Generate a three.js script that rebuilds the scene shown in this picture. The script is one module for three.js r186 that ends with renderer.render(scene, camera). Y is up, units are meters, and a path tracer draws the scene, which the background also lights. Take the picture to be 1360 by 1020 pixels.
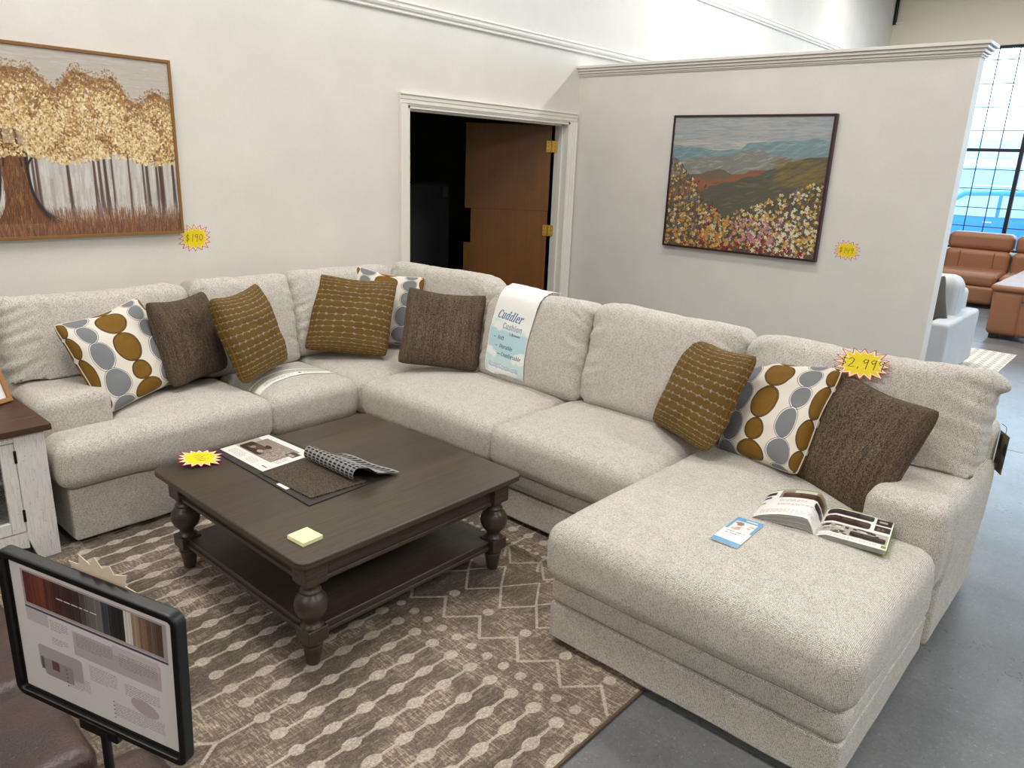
import * as THREE from 'three';
import { RoundedBoxGeometry } from 'three/addons/geometries/RoundedBoxGeometry.js';
import { mergeGeometries } from 'three/addons/utils/BufferGeometryUtils.js';
import { ImprovedNoise } from 'three/addons/math/ImprovedNoise.js';
import { RectAreaLightUniformsLib } from 'three/addons/lights/RectAreaLightUniformsLib.js';

// ---------------------------------------------------------------- camera, sky, exposure
RectAreaLightUniformsLib.init();
const scene = new THREE.Scene();
const DEG = Math.PI / 180;
const camera = new THREE.PerspectiveCamera(54.34, 1360 / 1020, 0.05, 200);
camera.position.set(0, 1.7, 0);
camera.rotation.set(-16.453 * DEG, -48.834 * DEG, 2.281 * DEG, 'YXZ');
const renderer = new THREE.WebGLRenderer({ antialias: true });
renderer.toneMapping = THREE.LinearToneMapping;
renderer.toneMappingExposure = 2.6;
renderer.shadowMap.enabled = true;
scene.background = new THREE.Color().setRGB(0.55, 0.79, 1.0);
scene.backgroundIntensity = 2.5;
// ceiling fixtures: [x, z, length along x, length along z, strength]
const CEILING = 5.0, FIXTURE_Y = 4.55;
const FIXTURES = [
  [3.9, -2.5, 0.35, 2.0, 9], [4.9, 2.6, 0.35, 2.4, 15],
  [1.0, -2.5, 0.35, 2.4, 12], [0.6, 2.6, 0.35, 2.4, 13],
  [-3.0, -1.6, 0.35, 2.4, 10], [-3.0, 3.0, 0.35, 2.4, 6],
  [8.2, -2.6, 0.35, 2.4, 18], [8.2, 1.6, 0.35, 2.4, 9],
  [11.8, -2.6, 0.35, 2.4, 9], [11.8, 1.6, 0.35, 2.4, 8],
];

// ---------------------------------------------------------------- helpers
let seed = 1234567;
const rnd = () => { seed = (seed + 0x6d2b79f5) | 0; let t = Math.imul(seed ^ (seed >>> 15), 1 | seed); t = (t + Math.imul(t ^ (t >>> 7), 61 | t)) ^ t; return ((t ^ (t >>> 14)) >>> 0) / 4294967296; };
const rr = (a, b) => a + (b - a) * rnd();
const perlin = new ImprovedNoise();
const N3 = (x, y, z) => perlin.noise(x, y, z);
const clamp = (x, a, b) => Math.min(b, Math.max(a, x));
const smooth = (a, b, x) => { const t = clamp((x - a) / (b - a), 0, 1); return t * t * (3 - 2 * t); };
const lerp = (a, b, t) => a + (b - a) * t;
const usedNames = new Map();
const numbered = (name) => { const n = usedNames.get(name) ?? 0; usedNames.set(name, n + 1); return n ? name + '_' + String(n).padStart(3, '0') : name; };
function info(o, label, category, group, kind) {
  o.userData = { label, category };
  if (group) o.userData.group = group;
  if (kind) o.userData.kind = kind;
  return o;
}
function shadows(o) { o.traverse((c) => { if (c.isMesh) { c.castShadow = true; c.receiveShadow = true; } }); return o; }
function thing(name, label, category, [x, y, z] = [0, 0, 0], turn = 0, group) {
  const o = new THREE.Group(); o.name = numbered(name); scene.add(o);
  o.position.set(x, y, z); o.rotation.y = turn;
  return info(o, label, category, group);
}
function part(parent, name, geometry, material) {
  const m = new THREE.Mesh(Array.isArray(geometry) ? join(geometry) : geometry, material);
  m.name = name; m.castShadow = m.receiveShadow = true; parent.add(m); return m;
}
function join(list) {
  const clean = list.map((g) => {
    let h = g.index ? g.toNonIndexed() : g.clone();
    for (const k of Object.keys(h.attributes)) if (!['position', 'normal', 'uv'].includes(k)) h.deleteAttribute(k);
    return h;
  });
  return mergeGeometries(clean);
}
function structure(name, geometry, material, label, category, parent) {
  const m = part(parent ?? scene, name, geometry, material);
  if (!parent) info(m, label, category, undefined, 'structure');
  return m;
}
function structureGroup(name, label, category, [x, y, z] = [0, 0, 0]) {
  const g = new THREE.Group(); g.name = name; g.position.set(x, y, z); scene.add(g);
  return info(g, label, category, undefined, 'structure');
}
// box between two corners; uv in metres
function box(x0, x1, y0, y1, z0, z1, r = 0) {
  const w = x1 - x0, h = y1 - y0, d = z1 - z0;
  const g = r > 0 ? new RoundedBoxGeometry(w, h, d, 2, Math.min(r, w / 2.01, h / 2.01, d / 2.01)) : new THREE.BoxGeometry(w, h, d);
  g.translate((x0 + x1) / 2, (y0 + y1) / 2, (z0 + z1) / 2);
  return metreUV(g);
}
function metreUV(g, scale = 1) {
  const h = g.index ? g.toNonIndexed() : g, p = h.attributes.position, n = p.count, uv = new Float32Array(n * 2);
  if (!h.attributes.normal) h.computeVertexNormals();
  const a = new THREE.Vector3(), b = new THREE.Vector3(), c = new THREE.Vector3(), q = new THREE.Vector3();
  for (let i = 0; i < n; i += 3) {
    a.fromBufferAttribute(p, i); b.fromBufferAttribute(p, i + 1); c.fromBufferAttribute(p, i + 2);
    q.copy(b).sub(a).cross(c.clone().sub(a));
    const ax = Math.abs(q.x), ay = Math.abs(q.y), az = Math.abs(q.z);
    for (let k = 0; k < 3; k++) {
      const v = [a, b, c][k];
      const [s, t] = ax > ay && ax > az ? [v.z, v.y] : ay > az ? [v.x, v.z] : [v.x, v.y];
      uv[(i + k) * 2] = s * scale; uv[(i + k) * 2 + 1] = t * scale;
    }
  }
  h.setAttribute('uv', new THREE.BufferAttribute(uv, 2));
  return h;
}
// sweep a 2D profile [[out, up], ...] along a straight line in a box-like moulding: extrude along +x by length
function mouldingX(profile, x0, x1) {
  const s = new THREE.Shape(profile.map(([o, u]) => new THREE.Vector2(o, u)));
  const g = new THREE.ExtrudeGeometry(s, { depth: x1 - x0, bevelEnabled: false });
  // shape x -> +z (out), shape y -> +y, extrusion z -> x
  const m = new THREE.Matrix4().makeBasis(new THREE.Vector3(0, 0, 1), new THREE.Vector3(0, 1, 0), new THREE.Vector3(-1, 0, 0));
  g.applyMatrix4(m); g.translate(x1, 0, 0);
  return metreUV(g);
}
function tube(points, radius, radial = 8, segs = 24, closed = false) {
  return new THREE.TubeGeometry(new THREE.CatmullRomCurve3(points.map((p) => new THREE.Vector3(...p)), closed), segs, radius, radial, closed);
}
function bar(a, b, radius, radial = 8) {
  const A = new THREE.Vector3(...a), B = new THREE.Vector3(...b), d = B.clone().sub(A), L = d.length();
  const g = new THREE.CylinderGeometry(radius, radius, L, radial);
  g.applyQuaternion(new THREE.Quaternion().setFromUnitVectors(new THREE.Vector3(0, 1, 0), d.normalize()));
  g.translate((A.x + B.x) / 2, (A.y + B.y) / 2, (A.z + B.z) / 2);
  return g;
}
// ---- signed-distance shapes, meshed with surface nets
function rbox(x, y, z, cx, cy, cz, hx, hy, hz, r) {
  const qx = Math.abs(x - cx) - hx + r, qy = Math.abs(y - cy) - hy + r, qz = Math.abs(z - cz) - hz + r;
  return Math.hypot(Math.max(qx, 0), Math.max(qy, 0), Math.max(qz, 0)) + Math.min(Math.max(qx, qy, qz), 0) - r;
}
const rb = (x, y, z, b, r) => rbox(x, y, z, (b[0] + b[1]) / 2, (b[2] + b[3]) / 2, (b[4] + b[5]) / 2, (b[1] - b[0]) / 2, (b[3] - b[2]) / 2, (b[5] - b[4]) / 2, r);
const smin = (a, b, k) => { const h = clamp(0.5 + 0.5 * (b - a) / k, 0, 1); return b + (a - b) * h - k * h * (1 - h); };
function sdfMesh(f, lo, hi, cell, uvScale = 1) {
  const n = [0, 1, 2].map((i) => Math.ceil((hi[i] - lo[i]) / cell) + 1), [nx, ny, nz] = n;
  const v = new Float32Array(nx * ny * nz), at = (i, j, k) => (k * ny + j) * nx + i;
  for (let k = 0; k < nz; k++) for (let j = 0; j < ny; j++) for (let i = 0; i < nx; i++) v[at(i, j, k)] = f(lo[0] + i * cell, lo[1] + j * cell, lo[2] + k * cell);
  const id = new Int32Array(nx * ny * nz).fill(-1), P = [];
  for (let k = 0; k < nz - 1; k++) for (let j = 0; j < ny - 1; j++) for (let i = 0; i < nx - 1; i++) {
    let sx = 0, sy = 0, sz = 0, c = 0;
    const V = (a, b, d) => v[at(i + a, j + b, k + d)];
    const edge = (a, b, d, a2, b2, d2) => {
      const p = V(a, b, d), q = V(a2, b2, d2);
      if ((p < 0) !== (q < 0)) { const t = p / (p - q); sx += a + (a2 - a) * t; sy += b + (b2 - b) * t; sz += d + (d2 - d) * t; c++; }
    };
    for (let a = 0; a < 2; a++) for (let b = 0; b < 2; b++) { edge(0, a, b, 1, a, b); edge(a, 0, b, a, 1, b); edge(a, b, 0, a, b, 1); }
    if (c) { id[at(i, j, k)] = P.length / 3; P.push(lo[0] + (i + sx / c) * cell, lo[1] + (j + sy / c) * cell, lo[2] + (k + sz / c) * cell); }
  }
  const e = 0.0015, count = P.length / 3, NR = new Float32Array(count * 3);
  for (let q = 0; q < count; q++) {
    let x = P[q * 3], y = P[q * 3 + 1], z = P[q * 3 + 2], gx, gy, gz, g2;
    for (let it = 0; it < 3; it++) {
      gx = f(x + e, y, z) - f(x - e, y, z); gy = f(x, y + e, z) - f(x, y - e, z); gz = f(x, y, z + e) - f(x, y, z - e);
      g2 = Math.hypot(gx, gy, gz) || 1e-9;
      if (it === 2) break;
      const s = clamp(f(x, y, z) * 2 * e / g2, -cell * 0.5, cell * 0.5);
      x -= s * gx / g2; y -= s * gy / g2; z -= s * gz / g2;
    }
    P[q * 3] = x; P[q * 3 + 1] = y; P[q * 3 + 2] = z;
    NR[q * 3] = gx / g2; NR[q * 3 + 1] = gy / g2; NR[q * 3 + 2] = gz / g2;
  }
  const pos = [], nor = [], uv = [], idx = [], made = new Map();
  const vert = (q, ax) => {
    const key = q * 3 + ax; let r = made.get(key);
    if (r === undefined) {
      r = pos.length / 3; made.set(key, r);
      const x = P[q * 3], y = P[q * 3 + 1], z = P[q * 3 + 2];
      pos.push(x, y, z); nor.push(NR[q * 3], NR[q * 3 + 1], NR[q * 3 + 2]);
      const [s, t] = ax === 0 ? [z, y] : ax === 1 ? [x, z] : [x, y]; uv.push(s * uvScale, t * uvScale);
    }
    return r;
  };
  const quad = (a, b, c, d, flip) => {
    if (a < 0 || b < 0 || c < 0 || d < 0) return;
    let mx = 0, my = 0, mz = 0;
    for (const q of [a, b, c, d]) { mx += NR[q * 3]; my += NR[q * 3 + 1]; mz += NR[q * 3 + 2]; }
    mx = Math.abs(mx); my = Math.abs(my); mz = Math.abs(mz);
    const ax = mx > my && mx > mz ? 0 : my > mz ? 1 : 2;
    const A = vert(a, ax), B = vert(b, ax), Cc = vert(c, ax), D = vert(d, ax);
    if (flip) idx.push(A, Cc, B, A, D, Cc); else idx.push(A, B, Cc, A, Cc, D);
  };
  for (let k = 1; k < nz - 1; k++) for (let j = 1; j < ny - 1; j++) for (let i = 1; i < nx - 1; i++) {
    const s = v[at(i, j, k)] < 0;
    if (s !== (v[at(i + 1, j, k)] < 0)) quad(id[at(i, j - 1, k - 1)], id[at(i, j, k - 1)], id[at(i, j, k)], id[at(i, j - 1, k)], !s);
    if (s !== (v[at(i, j + 1, k)] < 0)) quad(id[at(i - 1, j, k - 1)], id[at(i, j, k - 1)], id[at(i, j, k)], id[at(i - 1, j, k)], s);
    if (s !== (v[at(i, j, k + 1)] < 0)) quad(id[at(i - 1, j - 1, k)], id[at(i, j - 1, k)], id[at(i, j, k)], id[at(i - 1, j, k)], !s);
  }
  const g = new THREE.BufferGeometry();
  g.setAttribute('position', new THREE.Float32BufferAttribute(pos, 3));
  g.setAttribute('normal', new THREE.Float32BufferAttribute(nor, 3));
  g.setAttribute('uv', new THREE.Float32BufferAttribute(uv, 2));
  g.setIndex(idx);
  return g;
}
// ---- textures
function canvasTex(w, h, draw, { wrap = false, color = true } = {}) {
  const c = document.createElement('canvas'); c.width = w; c.height = h;
  const k = c.getContext('2d'); draw(k, w, h);
  const t = new THREE.CanvasTexture(c);
  if (color) t.colorSpace = THREE.SRGBColorSpace;
  if (wrap) t.wrapS = t.wrapT = THREE.RepeatWrapping;
  return t;
}
function dataTex(n, fn, color = true) {    // fn(x, y) -> [r, g, b] 0..255 sRGB, tiling
  const d = new Uint8Array(n * n * 4);
  for (let y = 0; y < n; y++) for (let x = 0; x < n; x++) { const c = fn(x, y), i = (y * n + x) * 4; d[i] = clamp(c[0], 0, 255); d[i + 1] = clamp(c[1], 0, 255); d[i + 2] = clamp(c[2], 0, 255); d[i + 3] = 255; }
  const t = new THREE.DataTexture(d, n, n);
  t.magFilter = THREE.LinearFilter; t.minFilter = THREE.LinearFilter; t.wrapS = t.wrapT = THREE.RepeatWrapping;
  if (color) t.colorSpace = THREE.SRGBColorSpace;
  t.needsUpdate = true; return t;
}
// tiling value noise on an n-pixel tile; sx, sy = feature size in pixels
function tileNoise(n, sx, sy, s0) {
  const cx = Math.max(1, Math.round(n / sx)), cy = Math.max(1, Math.round(n / sy)), old = seed; seed = s0;
  const L = new Float32Array(cx * cy).map(() => rnd()); seed = old;
  return (x, y) => {
    const fx = x / n * cx, fy = y / n * cy, ix = Math.floor(fx), iy = Math.floor(fy), a = fx - ix, b = fy - iy;
    const u = a * a * (3 - 2 * a), w = b * b * (3 - 2 * b), g = (i, j) => L[(((iy + j) % cy + cy) % cy) * cx + ((ix + i) % cx + cx) % cx];
    return (g(0, 0) * (1 - u) + g(1, 0) * u) * (1 - w) + (g(0, 1) * (1 - u) + g(1, 1) * u) * w;
  };
}
const rep = (t, u, v) => { const c = t.clone(); c.repeat.set(u, v); c.needsUpdate = true; return c; };
const std = (o) => new THREE.MeshStandardMaterial(o);
const rgb = (r, g, b) => new THREE.Color().setRGB(r, g, b);
const plain = (hex, roughness = 0.7, metalness = 0) => std({ color: hex, roughness, metalness });
// ---------------------------------------------------------------- shared materials
const paintBump = (() => { const a = tileNoise(512, 5, 5, 11), b = tileNoise(512, 12, 12, 12); return dataTex(512, (x, y) => { const v = 128 + 70 * (a(x, y) - 0.5) + 60 * (b(x, y) - 0.5); return [v, v, v]; }, false); })();
const paintMap = (() => { const a = tileNoise(512, 90, 90, 13), b = tileNoise(512, 30, 30, 14), c = tileNoise(512, 3, 3, 15); return dataTex(512, (x, y) => { const v = (a(x, y) - 0.5) * 5 + (b(x, y) - 0.5) * 3 + (c(x, y) - 0.5) * 3; return [225 + v, 222 + v, 216 + v]; }); })();
const M = {
  paint: std({ map: rep(paintMap, 0.7, 0.7), bumpMap: rep(paintBump, 2.2, 2.2), bumpScale: 0.00025, roughness: 0.55 }),
  trim: std({ color: 0xe9e6df, roughness: 0.35 }),
  upper: std({ color: 0xe3dac9, roughness: 0.7 }),
  ceiling: std({ color: 0xd8d6d0, roughness: 0.9 }),
  black: std({ color: 0x0d0d0e, roughness: 0.38 }),
  blackMetal: std({ color: 0x17171a, roughness: 0.45, metalness: 0.4 }),
  brass: std({ color: 0xc9a24a, roughness: 0.32, metalness: 0.9 }),
  white: std({ color: 0xf0efeb, roughness: 0.6 }),
  paper: std({ color: 0xf4f2ec, roughness: 0.75 }),
  darkFoot: std({ color: 0x17120e, roughness: 0.6 }),
};
const concreteMap = (() => {
  const a = tileNoise(1024, 260, 260, 21), b = tileNoise(1024, 90, 110, 22), c = tileNoise(1024, 24, 24, 23), d = tileNoise(1024, 4, 4, 24), e = tileNoise(1024, 2, 2, 25);
  return dataTex(1024, (x, y) => {
    let v = 114 + (a(x, y) - 0.5) * 16 + (b(x, y) - 0.5) * 14 + (c(x, y) - 0.5) * 8 + (d(x, y) - 0.5) * 9;
    if (e(x, y) > 0.93) v += 26; if (e(x, y) < 0.05) v -= 24;
    return [v - 1, v + 1, v + 3];
  });
})();
const concreteRough = (() => { const a = tileNoise(512, 120, 120, 31), b = tileNoise(512, 20, 20, 32), c = tileNoise(512, 3, 3, 33); return dataTex(512, (x, y) => { const v = 82 + (a(x, y) - 0.5) * 14 + (b(x, y) - 0.5) * 9 + (c(x, y) - 0.5) * 14; return [v, v, v]; }, false); })();
M.concrete = std({ map: rep(concreteMap, 0.36, 0.36), roughnessMap: rep(concreteRough, 0.6, 0.6), roughness: 1 });

// ---------------------------------------------------------------- room
const WALL_Z = -4.45, PART_X = 5.87, WIN_X = 14.4, ROOM_X0 = -4.5, ROOM_Z1 = 7.2;
{ // floor of concrete slabs with sawn joints
  const floor = structureGroup('floor', 'polished grey concrete floor with sawn joints', 'floor');
  const xs = [ROOM_X0, -1.87, 1.93, 5.70, 9.5, WIN_X + 0.2], zs = [-13.1, -8.4, -4.4, 0.65, 4.4, ROOM_Z1];
  for (let i = 0; i < xs.length - 1; i++) for (let j = 0; j < zs.length - 1; j++) part(floor, 'slab', box(xs[i] + 0.003, xs[i + 1] - 0.003, -0.12, 0, zs[j] + 0.003, zs[j + 1] - 0.003), M.concrete);
  part(floor, 'subfloor', box(ROOM_X0, WIN_X + 0.2, -0.2, -0.006, -13.1, ROOM_Z1), plain(0x3a3a3a, 0.95));
}
const DOOR = { x0: 3.81, x1: 5.75, y: 2.075 };
{ // back wall with a doorway
  const s = new THREE.Shape();
  s.moveTo(ROOM_X0 - 0.15, 0); s.lineTo(DOOR.x0, 0); s.lineTo(DOOR.x0, DOOR.y); s.lineTo(DOOR.x1, DOOR.y); s.lineTo(DOOR.x1, 0); s.lineTo(WIN_X + 0.15, 0); s.lineTo(WIN_X + 0.15, CEILING); s.lineTo(ROOM_X0 - 0.15, CEILING); s.closePath();
  const g = new THREE.ExtrudeGeometry(s, { depth: 0.15, bevelEnabled: false }); g.translate(0, 0, WALL_Z - 0.15);
  structure('wall_back', metreUV(g), M.paint, 'off-white back wall behind the sectional, with doorway', 'wall');
}
structure('wall_left', box(ROOM_X0 - 0.15, ROOM_X0, 0, CEILING, WALL_Z, ROOM_Z1), M.paint, 'off-white side wall of the showroom', 'wall');
structure('wall_front', box(ROOM_X0 - 0.15, WIN_X + 0.15, 0, CEILING, ROOM_Z1, ROOM_Z1 + 0.15), M.paint, 'off-white wall behind the camera', 'wall');
structure('ceiling', box(ROOM_X0 - 0.15, WIN_X + 0.15, CEILING, CEILING + 0.12, WALL_Z - 0.15, ROOM_Z1 + 0.15), M.ceiling, 'high off-white showroom ceiling', 'ceiling');
{ // picture rails on the back wall
  const rail = (y, h, o) => [[0, y], [0, y + h], [o * 0.55, y + h], [o * 0.9, y + h * 0.93], [o, y + h * 0.82], [o * 0.72, y + h * 0.74], [o * 0.72, y + h * 0.6], [o * 0.95, y + h * 0.5], [o * 0.8, y + h * 0.34], [o * 0.45, y + h * 0.28], [o * 0.45, y + h * 0.16], [o * 0.6, y + h * 0.08], [o * 0.5, y]];
  const t1 = structure('trim_1', mouldingX(rail(2.672, 0.085, 0.032), ROOM_X0, WIN_X), M.trim, 'white moulded rail along the back wall above the doorway', 'trim');
  t1.position.z = WALL_Z;
  const t2 = structure('trim_2', mouldingX(rail(3.44, 0.085, 0.03), ROOM_X0, WIN_X), M.trim, 'upper white moulded rail along the back wall', 'trim');
  t2.position.z = WALL_Z;
}
{ // door casing: three moulded boards and the jamb lining
  const g = structureGroup('trim_3', 'white moulded casing around the doorway', 'trim', [0, 0, WALL_Z]);
  const w = 0.085, prof = (a, s) => [[0, a], [0, a + s * w], [0.03, a + s * w], [0.032, a + s * w * 0.86], [0.022, a + s * w * 0.78], [0.022, a + s * w * 0.5], [0.017, a + s * w * 0.44], [0.017, a + s * w * 0.16], [0.012, a + s * w * 0.08], [0.01, a]];
  part(g, 'head_casing', mouldingX(prof(DOOR.y, 1), DOOR.x0 - w, DOOR.x1 + w), M.trim);
  const side = (x, s, name) => {
    const sh = new THREE.Shape(prof(0, s).map(([o, u]) => new THREE.Vector2(x + u, -o)));
    const e = new THREE.ExtrudeGeometry(sh, { depth: DOOR.y + 0.002, bevelEnabled: false });
    e.rotateX(-Math.PI / 2);
    part(g, name, metreUV(e), M.trim);
  };
  side(DOOR.x0, -1, 'side_casing'); side(DOOR.x1, 1, 'side_casing');
  part(g, 'jamb', [box(DOOR.x0, DOOR.x0 + 0.02, 0, DOOR.y, -0.15, 0.004), box(DOOR.x1 - 0.02, DOOR.x1, 0, DOOR.y, -0.15, 0.004), box(DOOR.x0, DOOR.x1, DOOR.y - 0.02, DOOR.y, -0.15, 0.004)], M.trim);
  part(g, 'door_stop', [box(DOOR.x1 - 0.034, DOOR.x1 - 0.02, 0, DOOR.y - 0.02, -0.1, -0.06), box(DOOR.x0 + 0.02, DOOR.x1 - 0.02, DOOR.y - 0.034, DOOR.y - 0.02, -0.1, -0.06)], M.trim);
}
{ // unlit store room behind the doorway
  const x0 = 1.2, x1 = 13.2, z0 = -13.0, z1 = WALL_Z - 0.15, h = 3.1, p = M.paint;
  structure('wall_storeroom', [box(x0 - 0.1, x0, 0, h, z0, z1), box(x1, x1 + 0.1, 0, h, z0, z1), box(x0 - 0.1, x1 + 0.1, 0, h, z0 - 0.1, z0), box(x0 - 0.1, x1 + 0.1, h, h + 0.1, z0 - 0.1, z1)], p, 'off-white walls of the unlit store room behind the doorway', 'wall');
  structure('wall_storeroom_lining', [box(x0, DOOR.x0 - 0.001, 0, h, z1 - 0.012, z1), box(DOOR.x1 + 0.001, x1, 0, h, z1 - 0.012, z1), box(DOOR.x0 - 0.001, DOOR.x1 + 0.001, DOOR.y + 0.001, h, z1 - 0.012, z1)], p, 'inner face of the store room wall beside the doorway', 'wall');
}
{ // brown plywood door leaf, swung into the store room
  const hx = 5.715, hz = WALL_Z - 0.175, fx = 5.222, fz = -5.256, L = Math.hypot(fx - hx, fz - hz);
  const wood = (() => {
    return canvasTex(512, 1024, (k, w, h) => {
      k.fillStyle = '#744612'; k.fillRect(0, 0, w, h);
      for (let i = 0; i < 900; i++) { k.strokeStyle = `rgba(${rr(66, 136) | 0},${rr(42, 88) | 0},${rr(10, 30) | 0},${rr(0.05, 0.22)})`; k.lineWidth = rr(0.6, 3.5); k.beginPath(); const x = rr(0, w); k.moveTo(x, 0); k.bezierCurveTo(x + rr(-14, 14), h * 0.3, x + rr(-14, 14), h * 0.7, x + rr(-8, 8), h); k.stroke(); }
      for (let i = 0; i < 5; i++) { const x = rr(60, w - 60), y = rr(60, h - 60); for (let r = 26; r > 3; r -= 3) { k.strokeStyle = `rgba(60,26,6,${0.3 - r * 0.008})`; k.lineWidth = 1.6; k.beginPath(); k.ellipse(x, y, r * 0.5, r, 0.1, 0, 7); k.stroke(); } }
      for (let i = 0; i < 40; i++) { k.fillStyle = `rgba(52,24,4,${rr(0.02, 0.06)})`; k.beginPath(); k.ellipse(rr(0, w), rr(0, h), rr(10, 60), rr(30, 160), 0, 0, 7); k.fill(); }
    }, { wrap: true });
  })();
  const m = std({ map: wood, roughness: 0.42 });
  const d = structureGroup('door_1', 'brown plywood door standing open in the doorway', 'door', [hx, 0, hz]);
  d.rotation.y = Math.atan2(-(fz - hz), fx - hx);
  const leaf = (pts) => { const s = new THREE.Shape(pts.map(([a, b]) => new THREE.Vector2(a, b))); const g = new THREE.ExtrudeGeometry(s, { depth: 0.038, bevelEnabled: true, bevelSize: 0.002, bevelThickness: 0.002, bevelSegments: 1 }); g.translate(0, 0, -0.019); return metreUV(g); };
  const y1 = 2.045, seam = 1.27;
  part(d, 'upper_panel', leaf([[0.004, seam + 0.003], [L, seam + 0.003], [L, y1], [0.004, y1]]), m);
  part(d, 'lower_panel', leaf([[0.03, 0.012], [L + 0.005, 0.012], [L + 0.005, 0.94], [L - 0.06, 0.94], [L - 0.06, seam - 0.001], [0.03, seam - 0.001]]), m);
  part(d, 'edge_strip', box(0.006, 0.028, 0.012, seam - 0.002, -0.019, 0.019), plain(0x7d3a1a, 0.6));
  const hinge = (y) => { const h = part(d, 'hinge', [box(-0.055, -0.004, y - 0.05, y + 0.05, -0.0245, -0.02), box(0.0, 0.045, y - 0.05, y + 0.05, -0.026, -0.0225)], M.brass); const pin = part(h, 'hinge_pin', bar([-0.003, y - 0.055, -0.026], [-0.003, y + 0.055, -0.026], 0.007, 10), M.brass); void pin; const sc = []; for (const [a, zz] of [[-0.035, -0.025], [0.028, -0.0265]]) for (const b of [-0.033, 0, 0.033]) { const s = new THREE.CylinderGeometry(0.005, 0.005, 0.002, 8); s.rotateX(Math.PI / 2); s.translate(a, y + b, zz); sc.push(s); } part(h, 'screws', sc, plain(0x5d4a1c, 0.4, 0.8)); };
  hinge(1.86); hinge(1.09); hinge(0.3);
}
{ // partition with a crown along its top
  structure('wall_partition', box(PART_X, PART_X + 0.15, 0, 2.5, WALL_Z, -1.25), M.paint, 'half-height off-white partition wall with the flower painting', 'wall');
  // crown as stacked slabs that follow the moulding profile on both faces and the end
  const slabs = [[0.010, 0, 0.010], [0.020, 0.010, 0.019], [0.015, 0.019, 0.025], [0.031, 0.025, 0.040], [0.025, 0.040, 0.046], [0.046, 0.046, 0.062], [0.040, 0.062, 0.067], [0.060, 0.067, 0.088]];
  structure('trim_4', slabs.map(([o, a, b]) => box(PART_X - o, PART_X + 0.15 + o, 2.472 + a, 2.472 + b, WALL_Z, -1.25 + o, 0.002)), M.trim, 'stepped white crown moulding on top of the partition', 'trim');
}
{ // storefront wall: sill wall, header wall, piers, glazing
  const X = WIN_X, sill = 0.62, head = 3.74;
  structure('wall_storefront', [box(X, X + 0.2, 0, sill, WALL_Z, ROOM_Z1), box(X, X + 0.2, head, CEILING, WALL_Z, ROOM_Z1), box(X, X + 0.2, sill, head, WALL_Z, -3.42), box(X, X + 0.2, sill, head, 6.6, ROOM_Z1)], M.upper, 'beige storefront wall above and below the big window', 'wall');
  const frameM = std({ color: 0x241f28, roughness: 0.5, metalness: 0.2 });
  const glass = new THREE.MeshPhysicalMaterial({ color: 0xffffff, roughness: 0.02, transmission: 1, thickness: 0, ior: 1.45 });
  const bays = [-3.42, -2.24, -1.06, 0.9, 2.8, 4.7, 6.6];
  const rowsY = [sill, 0.99, 1.29, 1.59, 1.89, 2.19, 2.49, 2.84, 3.19, 3.54, head];
  for (let b = 0; b < bays.length - 1; b++) {
    const z0 = bays[b], z1 = bays[b + 1], fine = b < 2;
    const win = structureGroup('window_' + (b + 1), fine ? (b ? 'storefront window bay behind the tan leather sofa' : 'gridded storefront window bay nearest the back wall') : 'storefront window bay ' + ['third', 'fourth', 'fifth', 'sixth'][b - 2] + ' from the back wall', 'window', [X + 0.06, 0, 0]);
    part(win, 'window_frame', [box(0, 0.08, sill, head, z0, z0 + 0.03, 0.004), box(0, 0.08, sill, head, z1 - 0.03, z1, 0.004), box(0, 0.08, sill, sill + 0.04, z0, z1, 0.004), box(0, 0.08, head - 0.04, head, z0, z1, 0.004)], frameM);
    part(win, 'transom', box(-0.005, 0.085, 2.165, 2.215, z0 + 0.03, z1 - 0.03, 0.004), frameM);
    if (fine) {
      const cols = 4, dz = (z1 - z0 - 0.06) / cols;
      for (let i = 1; i < cols; i++) part(win, 'muntin', box(0.03, 0.05, sill + 0.04, head - 0.04, z0 + 0.03 + dz * i - 0.007, z0 + 0.03 + dz * i + 0.007), frameM);
      for (const y of rowsY.slice(1, -1)) if (y !== 2.19) part(win, 'muntin', box(0.031, 0.049, y - 0.0065, y + 0.0065, z0 + 0.03, z1 - 0.03), frameM);
      for (let i = 0; i < cols; i++) for (let j = 0; j < rowsY.length - 1; j++) {
        const g = new THREE.PlaneGeometry(dz - 0.011, rowsY[j + 1] - rowsY[j] - 0.011); g.rotateY(-Math.PI / 2); g.translate(0.04, (rowsY[j] + rowsY[j + 1]) / 2, z0 + 0.03 + dz * (i + 0.5));
        part(win, 'pane', g, glass);
      }
    } else for (const [a, c] of [[sill + 0.04, 2.165], [2.215, head - 0.04]]) {
      const g = new THREE.PlaneGeometry(z1 - z0 - 0.06, c - a); g.rotateY(-Math.PI / 2); g.translate(0.04, (a + c) / 2, (z0 + z1) / 2); part(win, 'pane', g, glass);
    }
  }
  // black conduit in the corner of back wall and storefront wall
  const pipe = thing('conduit', 'thin black conduit in the upper corner above the partition', 'pipe', [X - 0.03, 4.15, WALL_Z + 0.03]);
  part(pipe, 'pipe', bar([0, 0, 0], [0, 0.84, 0], 0.028, 10), M.blackMetal);
  part(pipe, 'clip', bar([0, 0.02, 0.0], [-0.03, 0.02, 0.17], 0.012, 8), M.white);
}
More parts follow.
